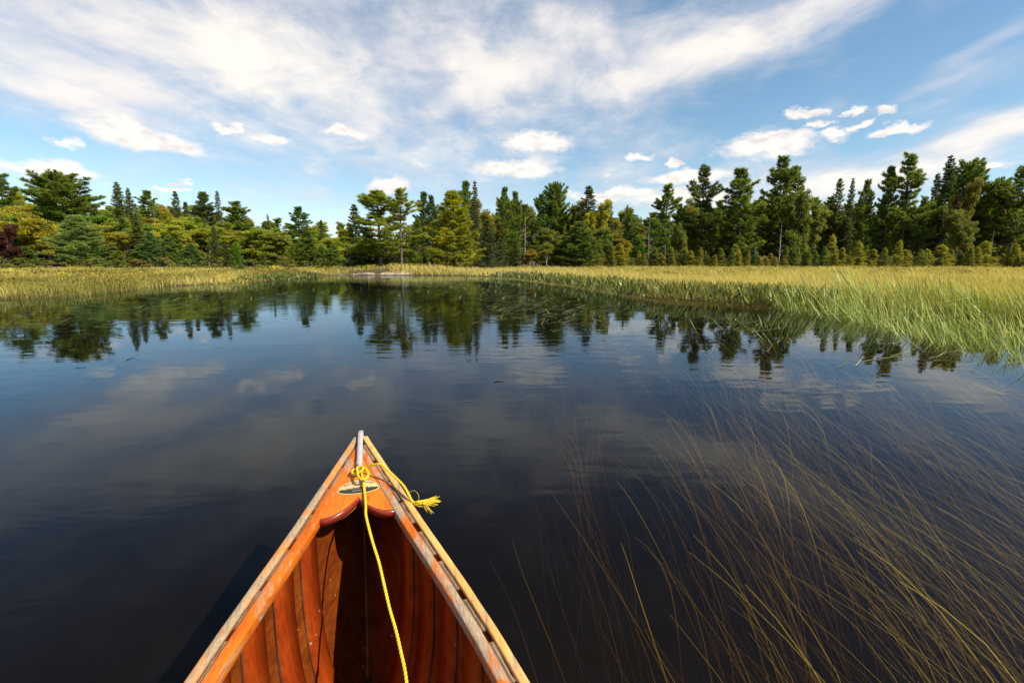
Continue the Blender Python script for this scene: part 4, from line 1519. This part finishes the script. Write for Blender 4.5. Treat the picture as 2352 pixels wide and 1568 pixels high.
# ------------------------------------------------------------------ marsh grass (stuff)
def grass_sheet(name, label, seed, n, sampler, h0, h1, w0, w1, mat, lean=(-.18, 0.05), seg=3, tonef=None, cat='grass', jit=.14, curve=.25, bent=0.0):
    rng = np.random.default_rng(seed)
    x, y = sampler(rng, n)
    n = len(x)
    z = ground(x, y)
    z = np.where(z < 0, np.maximum(z, -0.35), z) - 0.03
    dist = np.hypot(x, y)
    h = rng.uniform(h0, h1, n) * (.86 + .30 * wave(x, y, 1.7))
    wd = rng.uniform(w0, w1, n) * np.clip(dist / 10, 1, 9)
    az_ = rng.uniform(0, 6.28, n)
    sd = np.column_stack([np.cos(az_), np.sin(az_), np.zeros(n)])
    ln = np.column_stack([rng.normal(lean[0], jit, n), rng.normal(lean[1], jit, n), np.ones(n)])
    P0 = np.column_stack([x, y, z])
    rows = []
    cv = np.column_stack([rng.normal(lean[0] * 1.2, curve, n), rng.normal(0, curve, n), -np.abs(rng.normal(0, curve * .6, n))])
    kink = (rng.random(n) < bent)[:, None] * np.column_stack([rng.normal(-.5, .5, n), rng.normal(0, .4, n), -rng.uniform(.8, 1.7, n)])
    for i in range(seg + 1):
        f = i / seg
        c = P0 + ln * (h * f)[:, None] + cv * (h * f * f)[:, None] * .8 + kink * (h * max(0, f - .58))[:, None]
        ww = (wd * (1 - f) ** .6 * .5 + .0008)[:, None]
        rows.append(c - sd * ww)
        rows.append(c + sd * ww)
    V = np.stack(rows, 1)
    base = (np.arange(n) * (2 * (seg + 1)))[:, None]
    q = np.concatenate([base + np.array([[2 * i, 2 * i + 1, 2 * i + 3, 2 * i + 2]]) for i in range(seg)], 0)
    tn = rng.normal(.5, .2, n) if tonef is None else tonef(rng, x, y)
    o = mesh_obj(name, V.reshape(-1, 3), [q], mat, tone=np.repeat(np.clip(tn, 0, 1), 2 * (seg + 1)))
    tag(o, label, cat, kind='stuff')
    return o


def polar_sampler(a0, a1, r0, r1, cond, patchy=0.0):
    def f(rng, n):
        a_ = rng.uniform(a0, a1, n)
        r = np.exp(rng.uniform(math.log(r0), math.log(r1), n))
        x, y = r * np.sin(a_), r * np.cos(a_)
        k = cond(x, y)
        return x[k], y[k]
    return f


def wave(x, y, s=1.0):
    return np.sin(x * .31 * s + 1.7 * np.sin(y * .23 * s)) * .5 + np.sin(x * .83 * s + y * .37 * s) * .3 + np.sin(x * 1.9 * s - y * 1.3 * s) * .2


def t_right(rng, x, y):
    d = np.hypot(x, y)
    return .34 + .42 * sstep(d, 9, 19) + .12 * wave(x, y) + rng.normal(0, .13, len(x))


def t_left(rng, x, y):
    return .55 + .38 * wave(x, y, 1.4) + rng.normal(0, .16, len(x))


land = lambda lo, hi: (lambda x, y: (lambda d: (d > lo) & (d < hi))(shore_distance(x, y)))
grass_sheet('marsh_grass', 'golden marsh grass meadow along the right bank', 1, 150000, polar_sampler(R(-14), R(64), 9.5, 92, lambda x, y: (shore_distance(x, y) > .15) & (y < 84)), .35, .66, .004, .009, M_marsh, tonef=t_right)
grass_sheet('marsh_grass', 'yellow-green sedge and sweet gale along the left bank', 2, 90000, polar_sampler(R(-64), R(-12), 13, 90, lambda x, y: (shore_distance(x, y) > -.15) & (y < 72) & ~((x > -15) & (x < -7.8) & (y < 46) & (y > 38))), .25, .60, .005, .011, M_marsh, lean=(.02, .02), tonef=t_left)


def shrub_patches(name, label, seed, nc, sampler, r0, r1, mat, tonef):
    rng = np.random.default_rng(seed)
    x, y = sampler(rng, nc)
    z = ground(x, y)
    gg = Geo()
    for xx, yy, zz_ in zip(x, y, z):
        r = rng.uniform(r0, r1)
        n = int(110 * (r / r1) + 50)
        off = norm(rng.normal(0, 1, (n, 3))) * (rng.uniform(0, 1, n) ** .4)[:, None] * r * np.array([1.3, 1.3, .8])
        off[:, 2] = np.abs(off[:, 2])
        tn = tonef(rng, np.array([xx]), np.array([yy]))[0] + rng.normal(0, .12, n)
        leaves(gg, rng, np.array([xx, yy, max(zz_, 0)]) + off, .055 * max(1, math.hypot(xx, yy) / 22), tn, flat=.3)
    o = gg.obj(name, mat)
    tag(o, label, 'marsh plants', kind='stuff')


M_gale = leaf_material('sweet_gale', False, (0.15, 0.11, 0.025), (0.44, 0.36, 0.04), 0.35, 0.8, 1.35)
shrub_patches('sweet_gale', 'low yellow and brownish marsh shrubs mixed into the left bank grass', 8, 520, polar_sampler(R(-62), R(-13), 14, 66, lambda x, y: (shore_distance(x, y) > .2) & (y < 68) & ~((x > -15) & (x < -7.8) & (y < 46) & (y > 38))), .28, .72, M_gale, lambda rng, x, y: .5 + .45 * wave(x, y, 1.4) + rng.normal(0, .15, len(x)))
shrub_patches('sweet_gale', 'low tawny marsh shrubs at the back of the right meadow', 9, 1300, polar_sampler(R(2), R(60), 30, 88, lambda x, y: (shore_distance(x, y) > 9) & (y > 34) & (y < 84)), .22, .46, M_gale, lambda rng, x, y: .42 + .3 * wave(x, y, 1.1) + rng.normal(0, .12, len(x)))


def clumped(n_c, spread, region):
    def f(rng, n):
        x, y = region(rng, n_c)
        k = rng.integers(0, len(x), n)
        return x[k] + rng.normal(0, spread, n), y[k] + rng.normal(0, spread, n)
    return f


def reed_region(rng, n):
    # belt of reeds standing in the shallows on the right
    pts = np.array([at_z(px, py, 0)[:2] for px, py in ((1800, 709), (1880, 722), (1960, 739), (2060, 760), (2160, 783), (2250, 806), (2352, 820), (2500, 855))])
    s = rng.uniform(0, len(pts) - 1, n)
    i = s.astype(int)
    f = (s - i)[:, None]
    p = pts[i] * (1 - f) + pts[np.minimum(i + 1, len(pts) - 1)] * f
    back = rng.uniform(0, 1, n) ** 1.3
    p = p + np.column_stack([back * 4.2 - .1, back * 2.2 + .15])
    return p[:, 0], p[:, 1]


grass_sheet('reeds', 'tall green reeds standing in the shallows on the right', 3, 3300, clumped(460, .085, reed_region), .34, .92, .009, .018, M_reed, lean=(-.17, .02), seg=5, jit=.24, curve=.07, bent=.16, cat='reeds')


grass_sheet('reeds', 'tallest pale reeds rising out of the front of the right reed belt', 13, 420, clumped(120, .07, reed_region), .75, 1.08, .012, .021, M_reed, lean=(-.20, .02), seg=5, jit=.22, curve=.06, bent=.2, cat='reeds', tonef=lambda rng, x, y: rng.normal(.72, .18, len(x)))


def sparse_reed(rng, n):
    pts = np.array([at_z(px, py, 0)[:2] for px, py in ((1560, 745), (1620, 765), (1700, 752), (1780, 775), (1850, 790), (1620, 740), (1730, 742))])
    k = rng.integers(0, len(pts), n)
    return pts[k, 0] + rng.normal(0, .35, n), pts[k, 1] + rng.normal(0, .5, n)


grass_sheet('reeds', 'sparse reeds standing out in the water ahead of the reed belt', 4, 130, clumped(34, .07, sparse_reed), .30, .65, .008, .014, M_reed, lean=(-.25, .02), seg=5, jit=.28, curve=.2, cat='reeds')


# pickerelweed: upright broad leaves along the water's edge
def lance_leaves(name, label, seed, n, sampler, h0, h1, wl_, mat):
    rng = np.random.default_rng(seed)
    x, y = sampler(rng, n)
    n = len(x)
    z = np.maximum(ground(x, y), -.06)
    h = rng.uniform(h0, h1, n)
    dist = np.hypot(x, y)
    wv = rng.uniform(.6, 1.2, n) * wl_ * np.clip(dist / 16, 1, 3)
    ln = np.column_stack([rng.normal(-.05, .28, n), rng.normal(0, .28, n), np.ones(n)])
    a_ = rng.uniform(0, 6.28, n)
    sd = np.column_stack([np.cos(a_), np.sin(a_), rng.normal(0, .2, n)])
    P0 = np.column_stack([x, y, z - .02])
    prof = ((0, .006), (.45, .008), (.60, .5), (.72, .42), (.88, .2), (1.0, .01))
    rows = []
    for f, ww in prof:
        c = P0 + ln * (h * f)[:, None] + np.column_stack([rng.normal(0, .02, n), rng.normal(0, .02, n), np.zeros(n)]) * f
        rows += [c - sd * (wv * ww)[:, None], c + sd * (wv * ww)[:, None]]
    V = np.stack(rows, 1)
    kk = len(prof)
    base = (np.arange(n) * 2 * kk)[:, None]
    q = np.concatenate([base + np.array([[2 * i, 2 * i + 1, 2 * i + 3, 2 * i + 2]]) for i in range(kk - 1)], 0)
    tn = np.clip(rng.normal(.45, .25, n), 0, 1)
    o = mesh_obj(name, V.reshape(-1, 3), [q], mat, tone=np.repeat(tn, 2 * kk))
    return tag(o, label, 'water plants', kind='stuff')


def edge_sampler(pix, spread):
    pts = np.array([at_z(a, b, 0)[:2] for a, b in pix])

    def f(rng, n):
        s = rng.uniform(0, len(pts) - 1, n)
        i = s.astype(int)
        ff = (s - i)[:, None]
        p = pts[i] * (1 - ff) + pts[i + 1] * ff
        p = p + rng.normal(0, 1, (n, 2)) * spread
        return p[:, 0], p[:, 1]
    return f


lance_leaves('pickerelweed', 'upright broad-leaved water plants along the right bank', 5, 4200, edge_sampler(((1150, 637), (1240, 645), (1330, 655), (1430, 670), (1520, 684), (1640, 690), (1760, 698), (1800, 700)), (.55, .9)), .25, .55, .045, M_pick)
lance_leaves('pickerelweed', 'upright broad-leaved water plants along the far left bank', 6, 900, edge_sampler(((560, 650), (620, 643), (680, 638), (720, 634)), (.35, 1.0)), .2, .42, .05, M_pick)

# ------------------------------------------------------------------ weeds under and on the water (stuff)
def under_weeds(seed, n):
    rng = np.random.default_rng(seed)
    nc = n // 7
    cxs = rng.uniform(-.6, 6.5, nc)
    cys = rng.uniform(.2, 6.6, nc)
    # the bed of weeds: bounded on the left by a line off the bow and on the right by the reeds
    ok = (cxs > .24 + rng.normal(0, .15, nc)) & (rng.random(nc) < .25 + .75 * sstep(cxs - .3 * cys, 0, 1.0)) & (cxs < .9 + .62 * cys + 1.2) & (cys < 5.6 + rng.normal(0, .4, nc))
    cxs, cys = cxs[ok], cys[ok]
    nn = len(cxs) * 7
    k = np.repeat(np.arange(len(cxs)), 7)
    x = cxs[k] + rng.normal(0, .10, nn)
    y = cys[k] + rng.normal(0, .14, nn)
    depth = np.minimum(ground(x, y), -.35)
    L = rng.uniform(.5, 1.5, nn)
    top = -np.abs(np.where(rng.random(nn) < .26, rng.normal(0, .05, nn), rng.normal(0.12, .2, nn))) - .012
    top = top - .30 * (1 - sstep(x - .12 * y, .2, 1.3)) * rng.uniform(.3, 1, nn)
    dirx = rng.normal(-.05, .16, nn)
    seg = 8
    rows = []
    ph = rng.uniform(0, 6.28, nn)
    wd = rng.uniform(.0011, .0027, nn) * np.where(rng.random(nn) < .2, 1.5, 1)
    for i in range(seg + 1):
        f = i / seg
        rise = 1 - (1 - f) ** 2.6
        zz_ = depth * .85 + (top - depth * .85) * rise
        yy = y - L * .55 + L * f ** 1.15
        xx = x + L * dirx * f + .035 * np.sin(ph + f * 5.5) + .05 * np.sin(.9 * y + 2.2 * f)
        c = np.column_stack([xx, yy, np.minimum(zz_, -.008)])
        ww = (wd * (1 - .75 * f))[:, None] * np.array([[1.0, 0.15, .3]])
        rows += [c - ww, c + ww]
    V = np.stack(rows, 1)
    base = (np.arange(nn) * 2 * (seg + 1))[:, None]
    q = np.concatenate([base + np.array([[2 * i, 2 * i + 1, 2 * i + 3, 2 * i + 2]]) for i in range(seg)], 0)
    tn = np.clip(rng.normal(.5, .25, nn), 0, 1)
    o = mesh_obj('water_weeds', V.reshape(-1, 3), [q], M_weed, tone=np.repeat(tn, 2 * (seg + 1)))
    tag(o, 'long yellowish weeds streaming under the water right of the canoe', 'water weeds', kind='stuff')


under_weeds(31, 10500)


def floating(seed, n, pix, spread, name, label, l0=.08, l1=.35):
    rng = np.random.default_rng(seed)
    x, y = edge_sampler(pix, spread)(rng, n)
    ok = shore_distance(x, y) < -.15
    x, y = x[ok], y[ok]
    n = len(x)
    a_ = rng.normal(.35, .6, n)
    L = rng.uniform(l0, l1, n)
    dist = np.hypot(x, y)
    wd = rng.uniform(.004, .009, n) * np.clip(dist / 9, 1, 4)
    lift = np.where(rng.random(n) < .35, rng.uniform(.02, .09, n), .0)
    rows = []
    for i in range(4):
        f = i / 3
        c = np.column_stack([x + np.cos(a_) * L * f, y + np.sin(a_) * L * f, .004 + lift * f ** 1.5])
        sdv = np.column_stack([-np.sin(a_), np.cos(a_), np.zeros(n)]) * (wd * (1 - .6 * f))[:, None]
        rows += [c - sdv, c + sdv]
    V = np.stack(rows, 1)
    base = (np.arange(n) * 8)[:, None]
    q = np.concatenate([base + np.array([[2 * i, 2 * i + 1, 2 * i + 3, 2 * i + 2]]) for i in range(3)], 0)
    o = mesh_obj(name, V.reshape(-1, 3), [q], M_float, tone=np.repeat(np.clip(rng.normal(.5, .25, n), 0, 1), 8))
    tag(o, label, 'floating weeds', kind='stuff')


floating(41, 800, ((-60, 760), (80, 745), (200, 725), (330, 705), (470, 685), (600, 668)), (1.6, 2.2), 'floating_grass', 'scattered grass blades lying on the dark water off the left bank')
floating(42, 1000, ((990, 650), (1090, 668), (1180, 690), (1260, 720), (1300, 732)), (1.0, 1.2), 'floating_grass', 'grass blades lying on the reflected trees in the middle of the river')
floating(43, 110, ((1560, 735), (1680, 745), (1800, 765), (1960, 800), (2100, 840), (2250, 860)), (.5, .6), 'floating_grass', 'fallen reed blades lying on the water at the foot of the reed belt', .15, .5)

# a few single things that float
m, t, b = material('dead_leaf')
b.inputs['Base Color'].default_value = (0.05, 0.035, 0.02, 1)
b.inputs['Roughness'].default_value = 0.5
for k, (px, py, sz, lab) in enumerate(((1146, 873, .05, 'dark curled leaf floating alone in the middle of the river'), (300, 822, .05, 'thin dark twig-like leaf floating on the blue water at left'))):
    p = at_z(px, py, .006)
    gg = Geo()
    a_ = np.linspace(0, 2 * np.pi, 14, endpoint=False)
    ring_ = np.column_stack([np.cos(a_) * sz, np.sin(a_) * sz * .45, .006 * np.cos(2 * a_) + .004])
    gg.add(np.vstack([ring_, [[0, 0, .0]]]), None, [[i, (i + 1) % 14, 14] for i in range(14)])
    o = gg.obj('floating_leaf', m, tone=False, loc=tuple(p))
    o.rotation_euler = (0, 0, .2 + k)
    tag(o, lab, 'leaf')
